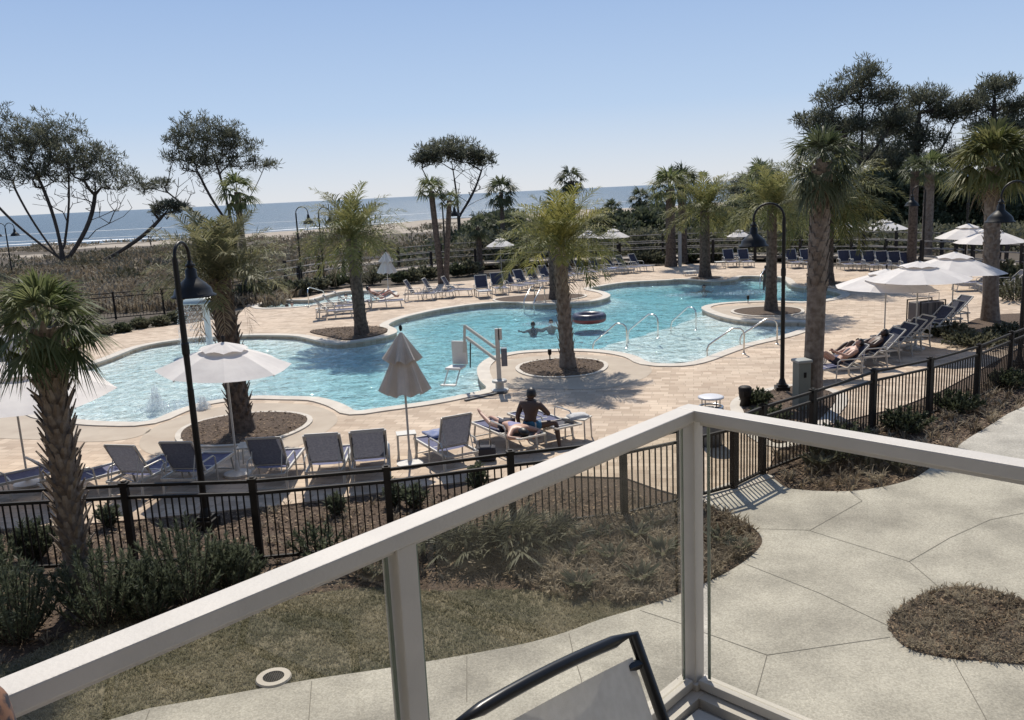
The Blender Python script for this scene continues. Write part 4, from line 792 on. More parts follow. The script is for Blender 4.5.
palm('feather_palm',826,284,4.25,'feathery palm directly behind the big near palm, drooping fronds to both sides',size=3.3,r=(.36,.28),nl=50,seed=19,leaf=leafm('feather_olive',(.085,.10,.03),(.19,.18,.065)),bk=palm_bark_dark,boot=40,emin=-25,emax=55,npair=34,lw=.016)
palm('big_fan_palm',0,0,5.55,'big near fan palm with a smooth lower trunk and crossed boots, beside the gate lamp','fan',1.02,(.225,.20),(.14,0),42,23,fan_leaf_dark,palm_bark,110,2.75,-60,88,9,loc=(6.96,19.75,.0),nf=20,bo=.035,bw=.2,bl=.18)
palm('big_fan_palm',990,322,5.3,'big fan palm at the right edge with a yellow-green crown before the pines','fan',1.65,(.26,.25),(-.2,0),60,29,leafm('fan_yellow',(.080,.095,.028),(.20,.195,.080),.42),palm_bark,80,1.9,-20,84,5,nf=24,bo=.05,bw=.18,z=.07)
palm('far_palm',911,272,5.3,'slim bare-trunked fan palm behind the far umbrellas at right','fan',1.0,(.26,.2),nl=26,seed=31,leaf=fan_leaf_dark,bk=palm_bark_dark,boot=0,group='fan palms at the right',nf=14,dens=1.4)
palm('far_palm',926,262,5.2,'booted fan palm right of the slim bare trunk, before the pines','fan',1.45,(.30,.28),nl=30,seed=33,leaf=fan_leaf,bk=palm_bark,boot=50,group='fan palms at the right',nf=14,dens=1.4,bw=.16)
palm('far_palm',671,267,4.9,'left one of the two paired fan palms on the far deck','fan',1.7,(.34,.28),nl=30,seed=35,leaf=fan_leaf,bk=palm_bark_dark,boot=0,group='far fan palms',nf=14,dens=1.5)
palm('far_palm',683,263,5.2,'right one of the two paired fan palms, darker crown','fan',1.6,(.3,.26),nl=28,seed=36,leaf=fan_leaf_dark,bk=palm_bark_dark,boot=0,group='far fan palms',nf=14,dens=1.5)
palm('far_palm',555,300,3.1,'stout palm on the far peninsula hidden behind the central yellow-green crown','feather',1.7,(.26,.22),nl=30,seed=37,leaf=feather_leaf,bk=palm_bark_dark,boot=30,group='far fan palms',npair=20,lw=.02)
palm('far_palm',442,284,5.5,'left trunk of the twin fan palms behind the far loungers','fan',1.15,(.2,.17),(-.3,0),nl=26,seed=38,leaf=fan_leaf,bk=palm_bark_dark,boot=0,group='far fan palms',nf=14,dens=1.5)
palm('far_palm',446,284,4.9,'right trunk of the twin fan palms, lower crown','fan',.85,(.17,.15),(.5,0),nl=20,seed=39,leaf=fan_leaf,bk=palm_bark_dark,boot=0,group='far fan palms',nf=14,dens=1.5)
def farpalm(cx,cy,Y,size,label,seed,leaf=fan_leaf_dark,r=.2,kind='fan'):
    p=upat(cx,cy,Y); palm('far_palm',0,0,p.z+.1,label,kind,size,(r,r*.85),nl=26,seed=seed,leaf=leaf,bk=palm_bark_dark,boot=0,group='far fan palms',nf=14,dens=1.6,loc=(p.x,Y,-.1),emin=-50)
farpalm(571,181,72,1.5,'tall dark fan palm standing clear against the sea above the central crown',41,r=.3)
farpalm(501,192,68,1.6,'dark fan palm left of the central crown, before the sea',42)
farpalm(237,192,50,1.45,'fan palm rising behind the near left feathery crown',43,fan_leaf)
farpalm(640,198,90,1.5,'small dark fan palm before the sand patch, left of the paired palms',44)
farpalm(656,203,88,1.3,'small dark fan palm just left of the paired palms',45)
farpalm(760,180,72,2.0,'fan palm behind the slim island palm crown',46,fan_leaf)
farpalm(612,210,85,1.3,'low dark fan palm above the clear far umbrella',47)
farpalm(478,226,60,1.2,'low dark fan palm right of the twin palm trunks',48)
# pines
def tree(name,loc,trunks,blobs,label,seed,leaf=needle,bk=pine_bark,r0=.3,ncl=160,clr=(.9,.9,.5),nleaf=60,lsize=.35,gap=.0,bare=24,flat=.5,group='pines',asp=.10):
    rs=np.random.RandomState(seed); e=empty(name,loc,label,'pine tree',group)
    nodes=[];par=[]
    for tp in trunks:
        base=0 if nodes else None
        k=10
        for i in range(k+1):
            if nodes and i==0: prev=min(tp[3] if len(tp)>3 else 0,len(nodes)-1); continue
            t=i/k; s0=Vector(tp[0]); s1=Vector(tp[1]); p=s0.lerp(s1,t)+Vector((tp[2]*math.sin(PI*t),0,0)); nodes.append(p); par.append(prev if nodes[1:] or base==0 else -1); prev=len(nodes)-1
            if par[-1]==len(nodes)-1: par[-1]=-1
    tips=[]; tot=sum(b[6] for b in blobs)
    tg=[]
    for b in blobs:
        n=int(ncl*b[6]/tot)
        for i in range(n):
            d=unit(rs.normal(size=3)); d[2]=abs(d[2]) if rs.rand()<.42 else d[2]*.8; q=rs.rand()**.45; tg.append(Vector((b[0]+d[0]*b[3]*q,b[1]+d[1]*b[4]*q,b[2]+d[2]*b[5]*q)))
    nt_=len(tg); z0=min(t.z for t in tg)
    tg.sort(key=lambda v:(v-nodes[len(nodes)//2]).length)
    N_=np.array([tuple(n) for n in nodes])
    leafnodes=[]
    extra=[Vector((t.x*.9,t.y*.9,t.z-(1.0+2.5*rs.rand()))) for t in tg[:bare]]
    for ti,t in enumerate(tg+extra):
        d=N_-np.array(t); dist=np.linalg.norm(d,axis=1); pen=np.maximum(0,d[:,2]+.35*np.linalg.norm(d[:,:2],axis=1))*1.6
        low=N_[:,2]<loc[2]*0+.18*max(tp[1][2] for tp in trunks); pen=pen+low*30
        j=int(np.argmin(dist+pen)); a=nodes[j]; L0=(t-a).length
        m_=max(1,int(L0/1.1)); prev=j
        for q in range(1,m_+1):
            f=q/m_; p=a.lerp(t,f)+Vector((0,0,-.10*L0*math.sin(PI*f)))+Vector(rs.normal(size=3)*.06*L0*(1 if q<m_ else 0)); nodes.append(p); par.append(prev); prev=len(nodes)-1
        N_=np.array([tuple(n) for n in nodes]); 
        if ti<nt_: leafnodes.append(prev)
    w=[0.]*len(nodes)
    ch=[0]*len(nodes)
    for p in par:
        if p>=0: ch[p]+=1
    for i in range(len(nodes)-1,-1,-1):
        if ch[i]==0: w[i]+=1
        if par[i]>=0: w[par[i]]+=w[i]
    mxw=max(w); rad=[max(.026,r0*(x/mxw)**.52) for x in w]
    b=MB()
    for i,p in enumerate(par):
        if p<0: continue
        a,c=nodes[p],nodes[i]
        if (c-a).length<1e-3: continue
        ra=min(rad[p],rad[i]*1.6); n=7 if rad[i]>.08 else 4; b.tube([a,c+(c-a)*.03],[ra if rad[p]<rad[i]*2 else rad[i]*1.15,rad[i]],n,False)
    L_=Leaves()
    for i in leafnodes:
        c=nodes[i]; s=.6+.8*rs.rand(); cloud(L_,c,(clr[0]*s,clr[1]*s,clr[2]*s),int(nleaf*s),lsize,rs,up=.7,shell=.1,aspect=asp)
    b.build('trunk',bk,e,True); L_.obj('crown',leaf,e); return e
# left wide tree
K=dict(nleaf=33,lsize=.44,asp=.08)
tree('pine_tree',(-45.5,90,-.5),[((0,0,0),(-1.6,0,10.5),.5),((0,0,1.0),(-7.4,0,9.2),-.7,1),((0,0,.6),(4.0,1,9.2),1.0,1),((0,0,.6),(-4.2,-1,11.8),-.6,1),((0,0,1.5),(1.4,1,12.5),.5,2)],
 [(-4.2,0,12.0,5.4,3.8,4.6,8),(.4,0,12.2,4.3,3.4,4.3,7),(-8.5,0,10.2,4.2,3.4,3.8,4),(3.6,0,10.6,3.9,3,2.7,5),(5.9,0,8.9,2.9,2.4,1.7,2.4),(-10,0,7.0,3,2,1.2,1.4),(-1,0,9.3,4.5,3,1.6,2)],'wide many-stemmed pine standing on the dunes at the far left',3,r0=.36,ncl=620,clr=(.52,.52,.34),bare=170,**K)
tree('pine_tree',(-43.2,90,-.5),[((0,0,0),(8.6,0,5.2),1.0)],[(9.4,0,5.8,1.8,1,.7,3),(7.5,0,5.4,.9,.6,.5,.6)],'low leaning pine with one sideways limb right of the wide left pine',5,r0=.20,ncl=46,clr=(.45,.45,.30),bare=14,**K)
tree('pine_tree',(-29.6,96,-.5),[((0,0,0),(-1.7,0,13),.4),((0,0,2.5),(-6.6,0,7.4),-.4,3),((0,0,4),(4.0,0,9.6),.3,4),((0,0,3),(-3.6,0,11),-.4,3)],
 [(-2.6,0,12.6,3.8,3.0,3.3,7),(.8,0,11.9,3.0,2.6,2.9,5),(-4.2,0,10.4,2.6,2.2,2.0,2.6),(3.4,0,9.8,2.2,1.4,.8,1.2),(-8.6,0,8.2,2.4,1.5,1.0,1.7),(-.6,0,10.0,2.6,1.5,1.2,1.5)],'round-topped pine against the sky between the wide left pine and the near palm crown',6,r0=.24,ncl=360,clr=(.48,.48,.32),bare=90,**K)
tree('pine_tree',(-4.6,86,-.5),[((0,0,0),(-.3,0,9),.2),((0,0,3.5),(2.7,0,8.4),.3,4),((0,0,3.5),(-3.2,0,8.4),-.3,4)],
 [(-.3,0,9.7,3.6,2.5,1.3,5),(2.4,0,8.9,1.5,1.5,.9,1.6),(-2.9,0,9.2,1.4,1.5,.8,1.6)],'flat-topped umbrella pine alone above the twin fan palms',7,r0=.17,ncl=210,clr=(.45,.45,.28),bare=90,**K)
K=dict(nleaf=31,lsize=.40,asp=.085)
tree('pine_tree',(31.0,78,-.3),[((0,0,0),(.3,0,14),.3),((0,0,5),(-3.2,0,10),-.3,4),((0,0,6),(3.4,0,10.5),.3,5)],
 [(.4,0,13.8,2.0,2.2,1.6,3),(-1.6,0,12.2,2.2,2,1.5,3),(2.1,0,12.0,2.0,2,1.3,3),(-3.4,0,10.2,2.0,2,1.3,3),(3.4,0,9.9,1.7,2,1.2,2.4),(0,0,9.4,3.0,2.5,2.0,4),(-1.8,0,7.0,2.6,2,1.7,2.4),(2.6,0,6.6,2.2,2,1.6,2.2)],'tallest dark pine behind the big near palm',9,r0=.36,ncl=520,clr=(.55,.55,.42),bare=110,**K)
tree('pine_tree',(37.6,80,-.3),[((0,0,0),(-.2,0,12.0),-.3),((0,0,5),(2.8,0,9.6),.3,4)],
 [(.3,0,11.7,2.2,2.2,1.4,3),(-2.0,0,10.3,1.9,2,1.3,2.6),(2.4,0,10.5,2.1,2,1.2,3),(0,0,8.2,3.0,2.5,1.8,3.6),(-2.4,0,6.2,2.2,2,1.6,2.2),(2.6,0,6.0,2.2,2,1.5,2.2)],'dark pine in the middle of the right pine group',10,r0=.34,ncl=420,clr=(.55,.55,.42),bare=90,**K)
tree('pine_tree',(43.2,79,-.3),[((0,0,0),(.2,0,13.0),.2),((0,0,4),(4,0,9.6),.3,4)],
 [(.3,0,12.4,1.6,2,1.2,2.6),(-1.7,0,11.0,1.9,2,1.2,2.6),(2.2,0,10.6,1.8,2,1.0,2.6),(4.4,0,9.2,1.6,1.5,.9,2.0),(.6,0,9.0,2.8,2.5,1.5,3.2),(-1.6,0,6.6,2.5,2,1.6,2.2),(3.8,0,6.4,2.5,2,1.4,2.2)],'right dark pine with a stepped crown behind the right palm',12,r0=.34,ncl=440,clr=(.52,.52,.40),bare=90,**K)
for (x,y,s,l,sd) in [(34.5,92,1.0,'dark pine set back between the tall pines at right',21),(48.5,84,.85,'dark pine at the right edge of the photo',22),(25.5,88,.55,'low dark pine left of the tallest pine',23),(40.5,95,.95,'distant dark pine filling the gap in the right pine group',24)]:
    tree('pine_tree',(x,y,-.3),[((0,0,0),(0,0,10*s),.3)],[(0,0,10.2*s,2.2,2,1.5,3),(-2,0,8*s,2.0,2,1.4,2.6),(2.2,0,7.6*s,2.2,2,1.3,2.6),(0,0,5.6*s,3.0,2.5,1.8,3)],l,sd,r0=.3,ncl=220,clr=(.65,.65,.45),bare=30,**K)
# ================================================================== SHRUBS, SCRUB, GROUND COVER
def shrub(name,loc,rx,h,label,leaf=shrub_near,seed=0,ns=26,nl=60,ls=.10,w=.16,group='shrubs',upright=1.2,st=None):
    rs=np.random.RandomState(seed); e=empty(name,loc,label,'shrub',group); b=MB(); L_=Leaves()
    for i in range(ns):
        a=i*2.39996; q=((i+.5)/ns)**.5; T_=np.array([math.cos(a)*q*rx,math.sin(a)*q*rx*.9,h*(1-.45*q*q)*(.75+.4*rs.rand())]); B0=np.array([math.cos(a)*q*rx*.25,math.sin(a)*q*rx*.25,0]); md=(B0+T_)/2+np.array([math.cos(a),math.sin(a),0])*.10*rx*q
        b.tube([B0,md,T_],[.012,.008,.003],4,False)
        t=rs.rand(nl)**.7*.95+.08; P=(1-t)[:,None]**2*B0+2*(t*(1-t))[:,None]*md+(t**2)[:,None]*T_; dr=unit(T_-md); d=unit(dr*upright+rs.normal(size=(nl,3))*.75); s=ls*(.6+.8*rs.rand(nl,1)); W_=unit(np.cross(d,rs.normal(size=(nl,3))))*s*w
        L_.add(P,P+d*s*.5,P+d*s,W_)
    b.build('stems',pine_bark,e); L_.obj('foliage',leaf,e); return e
for px,py,rx,h,l,sd in [(18,640,.62,.95,'feathery green shrub at the far left edge below the near fence',1),(-20,600,.6,.9,'feathery green shrub cut by the left edge under the fence',2),(105,622,.72,1.0,'feathery green shrub right of the foreground palm trunk',3),(190,600,.75,1.05,'tallest feathery green shrub under the tall left lamp',4),(235,590,.45,.7,'low feathery shrub just above the white handrail, right of the tall left lamp',5),(150,618,.5,.75,'feathery shrub squeezed between the two big near shrubs',6),(35,560,.35,.6,'bright green shrub against the near fence at far left',7)]:
    shrub('shrub',G(px,py),rx,h,l,shrub_near,sd,46,150,.085,.075,upright=1.7)
for px,py,rx,h,l,sd in [(318,556,.5,.5,'low dark grassy shrub inside the near fence, above the white handrail',11),(395,506,.22,.45,'small green shrub behind the fence left of the handrail crossing',12),(415,508,.24,.4,'small dark shrub behind the fence below the folded umbrella',13),(478,490,.2,.45,'small green shrub behind the fence under the flat lounger',14),(337,515,.18,.35,'small green shrub behind the fence in front of the white framed loungers',15),(110,527,.2,.4,'small green shrub behind the fence near the foreground palm',16)]:
    shrub('shrub',G(px,py),rx,h,l,shrub_near,sd,16,60,.09,.12)
def spiky(loc,h,w,label,seed,leaf=shrub_near,n=60,fan=False,group='spiky plants'):
    rs=np.random.RandomState(seed); e=empty('spiky_plant',loc,label,'plant',group); L_=Leaves()
    if fan:
        for k in range(7): fan_crown(L_,(rs.randn()*w*.35,rs.randn()*w*.3,.05),6,h*.95,rs,15,80,14,1.1,.1)
    else: tufts(L_,[(0,0,0)],n,h,w,.75,rs,.3)
    L_.obj('leaves',leaf,e); MB().lathe([(w*.8,0),(w*.5,.06),(0,.10)],n=8).build('crown_base',dead_leaf,e)
for px,py,h,w,l,sd in [(470,560,.62,.5,'grey-green palmetto clump seen through the glass, left of two',1),(515,556,.75,.5,'grey-green palmetto clump seen through the glass, right of two',2),(548,548,.5,.4,'small palmetto clump at the fence foot behind the glass',3),(440,545,.5,.35,'low palmetto clump just right of the left glass post',4),(375,575,.4,.3,'low palmetto clump under the handrail left of the left glass post',5)]:
    spiky(G(px,py),h,w,l,sd,shrub_mid,fan=True)
for px,py,h,w,l,sd in [(872,466,.5,.05,'spiky dry grass clump below the right handrail near the patio edge',7),(900,470,.35,.05,'small spiky grass clump at the curved patio edge',8),(818,470,.35,.05,'spiky clump by the fence right of the gate',9)]:
    spiky(G(px,py),h,w,l,sd,shrub_mid,70)
for px,py,rx,h,l,sd in [(838,462,.7,.75,'dark round shrub against the fence behind the right glass panel',21),(905,432,.55,.45,'low shrub at the foot of the right fence, left of two',22),(955,412,.6,.45,'low shrub at the foot of the right fence, right of two',23),(770,425,.45,.4,'low shrub in the lamp bed behind the squat garden light',24),(755,405,.4,.35,'dark low shrub between the squat light and the gate lamp base',25),(1008,388,.5,.4,'low shrub at the right fence near the photo edge',26)]:
    shrub('shrub',G(px,py),rx,h,l,shrub_dark,sd,30,80,.09,.16)
for px,py,rx,h,l,sd in [(1015,300,1.2,.9,'green shrub at the right edge behind the right palm',31),(945,335,.9,.35,'low ground shrub under the right palm, left one',32),(975,345,1.0,.35,'low ground shrub under the right palm, right one',33),(1012,338,.9,.4,'low brown shrub in the bed right of the right palm',34)]:
    shrub('shrub',G(px,py,.05),rx,h,l,shrub_mid,sd,40,70,.11,.2)
for i,(px,py,h) in enumerate([(248,300,1.5),(262,298,1.7),(275,296,1.4),(290,294,1.2),(304,294,1.3),(318,291,1.2),(336,287,1.2),(356,285,1.1),(372,284,1.3),(400,283,1.0),(412,282,1.2),(428,279,1.3),(458,276,1.2),(470,275,1.4),(508,272,1.2),(520,270,1.2),(645,264,1.2),(660,264,1.1),(690,262,1.2),(716,261,1.3),(1006,283,1.6),(1018,286,1.4),(86,343,.5),(104,336,.55),(122,333,.5),(140,329,.6),(160,326,.6),(70,348,.5),(176,322,.6)]):
    shrub('shrub',G(px,py),h*.6,h*.6,'%s shrub from the left in the planted strip behind the far deck'%(['first','second','third','fourth','fifth','sixth','seventh','eighth','ninth','tenth','eleventh','twelfth','thirteenth','fourteenth','fifteenth','sixteenth','seventeenth','eighteenth','nineteenth','twentieth','twenty-first','twenty-second'][i]) if i<22 else '%s low shrub from the front by the back-left fence'%(['second','third','fourth','fifth','sixth','first','last'][i-22]),shrub_mid if i%3 else shrub_dark,60+i,22,60,.2,.22,'shrubs along the far deck')
# mass thicket behind the boardwalk (reads as one mass)
def mass(name,pts,leaf,label,seed,size,dens=1.):
    rs=np.random.RandomState(seed); L_=Leaves()
    for (px,top,Y,w) in pts:
        p=upat(px,top,Y); h=max(.4,p.z-terr(p.x,Y)); n=int(75*dens*(.5+h*.6)*w)
        for k in range(max(1,int(h/1.0))):
            cz=terr(p.x,Y)+h*(k+.55)/max(1,int(h/1.0)); cloud(L_,(p.x+rs.randn()*.3,Y+rs.randn()*.5,cz-.1),(w*(1.1-.3*k/max(1,h)),w,h/max(1,int(h))*.60),n,size,rs,.5,.35,.34)
    o=L_.obj(name,leaf); return tag(o,label,'shrubbery',None,'stuff')
rs=np.random.RandomState(5); pts=[]; pts2=[]
TOP=[(380,252),(420,246),(450,240),(470,222),(490,212),(520,214),(545,222),(580,224),(600,214),(640,208),(665,210),(690,208),(720,206),(745,200),(780,190),(800,186),(830,178),(870,172),(910,170),(950,176),(990,182),(1040,186)]
for i in range(520):
    px=rs.uniform(410,1050); t=np.interp(px,[a for a,_ in TOP],[b for _,b in TOP]); Y=rs.uniform(72,92); y=t+abs(rs.randn())*11+ (rs.rand()<.15)*-6*(px<800); pts.append((px,y,Y,rs.uniform(.7,1.5)))
mass('shrub_thicket',pts,shrub_dark,'dark evergreen thicket behind the boardwalk under the pines',8,.30,1.25)
for i in range(420):
    px=rs.uniform(380,1040); t=np.interp(px,[a for a,_ in TOP],[b for _,b in TOP]); Y=rs.uniform(65,71) if px<770 else rs.uniform(57,64); pts2.append((px,max(t+14,228+abs(rs.randn())*12-(px>700)*6),Y,rs.uniform(.6,1.2)))
mass('scrub_band',pts2,shrub_mid,'olive and brown scrub band just behind the boardwalk fence',9,.24,1.0)
pts3=[]
for i in range(620):
    px=rs.uniform(-80,470); Y=62+112*rs.rand()**1.1; pts3.append((px,0,Y,rs.uniform(.5,1.5)))
rs2=np.random.RandomState(12); L_=Leaves()
for (px,_,Y,w) in pts3:
    x=ray(px,250).x/ray(px,250).y*Y; 
    if noise.noise(Vector((x*.06,Y*.05,3)))<(-.10 if Y<120 else .02) and Y>66: continue
    hh=rs2.uniform(.4,1.3)*(1.0 if Y<100 else .6)*(1.9 if px>300 else 1); z=terr(x,Y); cloud(L_,(x,Y,z+hh*.4),(w*1.5,w*1.2,hh*.6),int(70*w),.36,rs2,.6,.3,.22)
tag(L_.obj('dune_scrub',dune_leaf),'brown leafless scrub covering the dunes behind the back fence','scrub',None,'stuff')
L_=Leaves(); P=[]
for i in range(9000):
    Y=46+122*rs2.rand()**1.4; px=rs2.uniform(-60,460); x=ray(px,250).x/ray(px,250).y*Y
    if noise.noise(Vector((x*.06,Y*.05,3)))<(-.15 if Y<110 else .10) and Y>62: continue
    if x>-12-(Y-46)*.0 and Y<60 and x>-13: continue
    P.append((x,Y,terr(x,Y)-.05))
tufts(L_,P,7,.75,.05,.6,rs2,.35); tag(L_.obj('dune_grass',dry),'dry grass scattered through the dune scrub','grass',None,'stuff')
# litter, mulch chips and blades near the camera
def scatter(poly,n,rs,avoid=()):
    xs_=[p[0] for p in poly]; ys_=[p[1] for p in poly]; out=[]
    while len(out)<n:
        x=rs.uniform(min(xs_),max(xs_)); y=rs.uniform(min(ys_),max(ys_))
        if inside(x,y,poly) and not any(inside(x,y,a) for a in avoid): out.append((x,y))
    return np.array(out)
def chips(name,XY,z,size,leaf,label,asp=.25,flat=.18,rs=RS):
    n=len(XY); B=np.concatenate([XY,np.full((n,1),z)],1); B[:,2]+=rs.rand(n)*.03; a=rs.rand(n)*2*PI; d=np.stack([np.cos(a),np.sin(a),rs.randn(n)*flat],1); sd=unit(np.cross(d,np.stack([rs.randn(n)*.5,rs.randn(n)*.5,np.ones(n)],1))); s=size*(.4+1.1*rs.rand(n,1)**2); L_=Leaves(); L_.add(B,B+d*s*.5,B+d*s,sd*s*asp); return tag(L_.obj(name,leaf),label,'ground litter',None,'stuff')
chip_m=mat('chip',(.06,.040,.027),.95,col2=(.28,.20,.13),vs=3,island=1.6,lo=.4,hi=.6)
bedpoly=[(-11,7.2),(-8,6.6),(-6,7.6),(-3,8.7),(0.5,9),(1.6,9.8),(3.3,11.5),(3.1,13),(2.7,13.8),(1.9,14.9),(-2,15),(-11,14.8)]
chips('mulch_chips',scatter(bedpoly,26000,RS,[lawn_poly,patio,deck_poly]),.004,.055,chip_m,'brown bark chips on the planting bed along the near fence')
rbp=[(4.6,14.4),(6,13.3),(8,14.5),(10,17),(13.5,19.5),(18,24),(15,24),(12,21.5),(9,19),(7,18),(5,16.4)]
chips('mulch_chips',scatter(rbp,16000,RS,[patio,deck_poly]),.004,.06,chip_m,'brown bark chips on the planting strip along the right fence')
chips('mulch_chips',scatter(hole,9000,RS),.035,.05,chip_m,'brown bark chips in the round island bed of the patio')
isl=MB().prism(hole,-.05,.045).build('island_bed',mulch); struct(isl)
for q,P_ in enumerate(beds[:2]+[P3b,rb]): chips('mulch_chips',scatter(P_,1500,RS),.075,.06,chip_m,'bark chips in one of the palm beds around the pool')
gb=[(-11,2.5),(-8,3.2),(-2,4.6),(-1.5,7.5),(3.2,9.2),(2.9,9.6),(1,9.3),(-2,9.3),(-6,8.8),(-11,7.6)]
L_=Leaves(); XY=scatter(lawn_poly,26000,RS,[patio]); XY=XY[(XY[:,1]>5.0)&(XY[:,0]>-8)]
k_=np.array([noise.noise(Vector((x*.9,y*.9,2)))+.35*noise.noise(Vector((x*3,y*3,5))) for x,y in XY])>-.9; XY=XY[k_]
tufts(L_,np.concatenate([XY,np.full((len(XY),1),.006)],1),3,.04,.0045,.9,RS,.4); tag(L_.obj('lawn_grass',grass_leaf),'thin patchy lawn grass between the bed and the concrete path','grass',None,'stuff')
dp=[g(x,y) for x,y in [(560,600),(500,575),(540,545),(600,520),(690,500),(722,514),(745,525),(757,537),(757,549),(735,568),(700,587),(650,605),(600,606)]]
L_=Leaves(); XY=scatter(dp,620,RS,[patio]); tufts(L_,np.concatenate([XY,np.full((len(XY),1),.0)],1),16,.20,.010,.8,RS,.4)
XY=scatter(hole,500,RS); tufts(L_,np.concatenate([XY,np.full((len(XY),1),.04)],1),9,.10,.006,.9,RS,.4)
XY=scatter(rbp,420,RS,[patio,deck_poly]); tufts(L_,np.concatenate([XY,np.full((len(XY),1),.0)],1),14,.24,.012,.8,RS,.4)
XY=scatter(bedpoly,420,RS,[lawn_poly,patio,deck_poly]); tufts(L_,np.concatenate([XY,np.full((len(XY),1),.0)],1),12,.16,.009,.8,RS,.4)
tag(L_.obj('dry_grass',dry),'dry brown grass and stalks on the planting beds','grass',None,'stuff')
for i,(px,py,h) in enumerate([(580,592,.3),(612,562,.28),(640,585,.3),(662,560,.34),(600,540,.26),(636,540,.3),(720,545,.3),(738,552,.22),(575,560,.28),(655,528,.26)]):
    spiky(G(px,py),h,.035,'%s dark tuft counting from the left in the brown bed before the gate'%['third','fourth','sixth','eighth','third-rank','fifth','ninth','tenth','first','seventh'][i],40+i,shrub_mid,46,group='dark tufts in the brown bed')
# ================================================================== BUILDING BEYOND THE RIGHT FENCE
e=empty('tennis_enclosure',(50.5,88,0),'low grey building with a screened enclosure beyond the fence at right','building')
bm_=mat('bldg',(.27,.27,.27),.8,col2=(.22,.22,.22),vs=.3); bd=mat('bldg_dark',(.06,.065,.07),.7)
MB().box((5.5,0,2.0),(22,9,3.9)).build('wall',bm_,e); MB().prism([(-6.2,-5.3),(17.5,-5.3),(17.5,5.3),(-6.2,5.3)],3.95,4.2).build('roof',bd,e)
for k in range(7): MB().box((-3.6+k*2.9,-4.53,2.0),(1.6,.08,1.6)).build('window',bd,e)
for k in range(10): MB().bar((-5.4+k*2.4,-5.2,0),(-5.4+k*2.4,-5.2,3.6),.1,.1,(0,1,0)).build('screen_post',bm_,e)
MB().bar((-5.4,-5.2,3.55),(16.2,-5.2,3.55),.1,.1).build('screen_rail',bm_,e)
struct(MB().prism([(30,64),(70,64),(75,78),(32,78)],-.1,.10).build('grass_slope',mat('far_lawn',(.07,.075,.03),.95,col2=(.14,.14,.06),vs=.5)))
# ================================================================== PEOPLE
def skinned(name,chains,m,parent=None,sub=2):
    # chains: list of point lists [(x,y,z,r)...]; points closer than 1 mm are merged so limbs share their joint
    V=[];Rr=[];E_=[]; 
    def vid(p):
        for i,v in enumerate(V):
            if (v-Vector(p[:3])).length<1e-3: return i
        V.append(Vector(p[:3])); Rr.append(p[3]); return len(V)-1
    for c in chains:
        ids=[vid(p) for p in c]; E_+=[(a,b) for a,b in zip(ids[:-1],ids[1:]) if a!=b]
    me=bpy.data.meshes.new(name); me.from_pydata(V,E_,[]); o=bpy.data.objects.new(name,me); COL.objects.link(o)
    o.modifiers.new('skin','SKIN'); s=o.modifiers.new('sub','SUBSURF'); s.levels=sub; s.render_levels=sub
    L_=me.skin_vertices[0].data
    for i,r in enumerate(Rr): L_[i].radius=(r,r)
    L_[0].use_root=True
    bpy.context.view_layer.update(); dg=bpy.context.evaluated_depsgraph_get(); m2=bpy.data.meshes.new_from_object(o.evaluated_get(dg)); bpy.data.objects.remove(o)
    m2.materials.clear(); m2.materials.append(m); m2.polygons.foreach_set('use_smooth',[True]*len(m2.polygons)); return m2
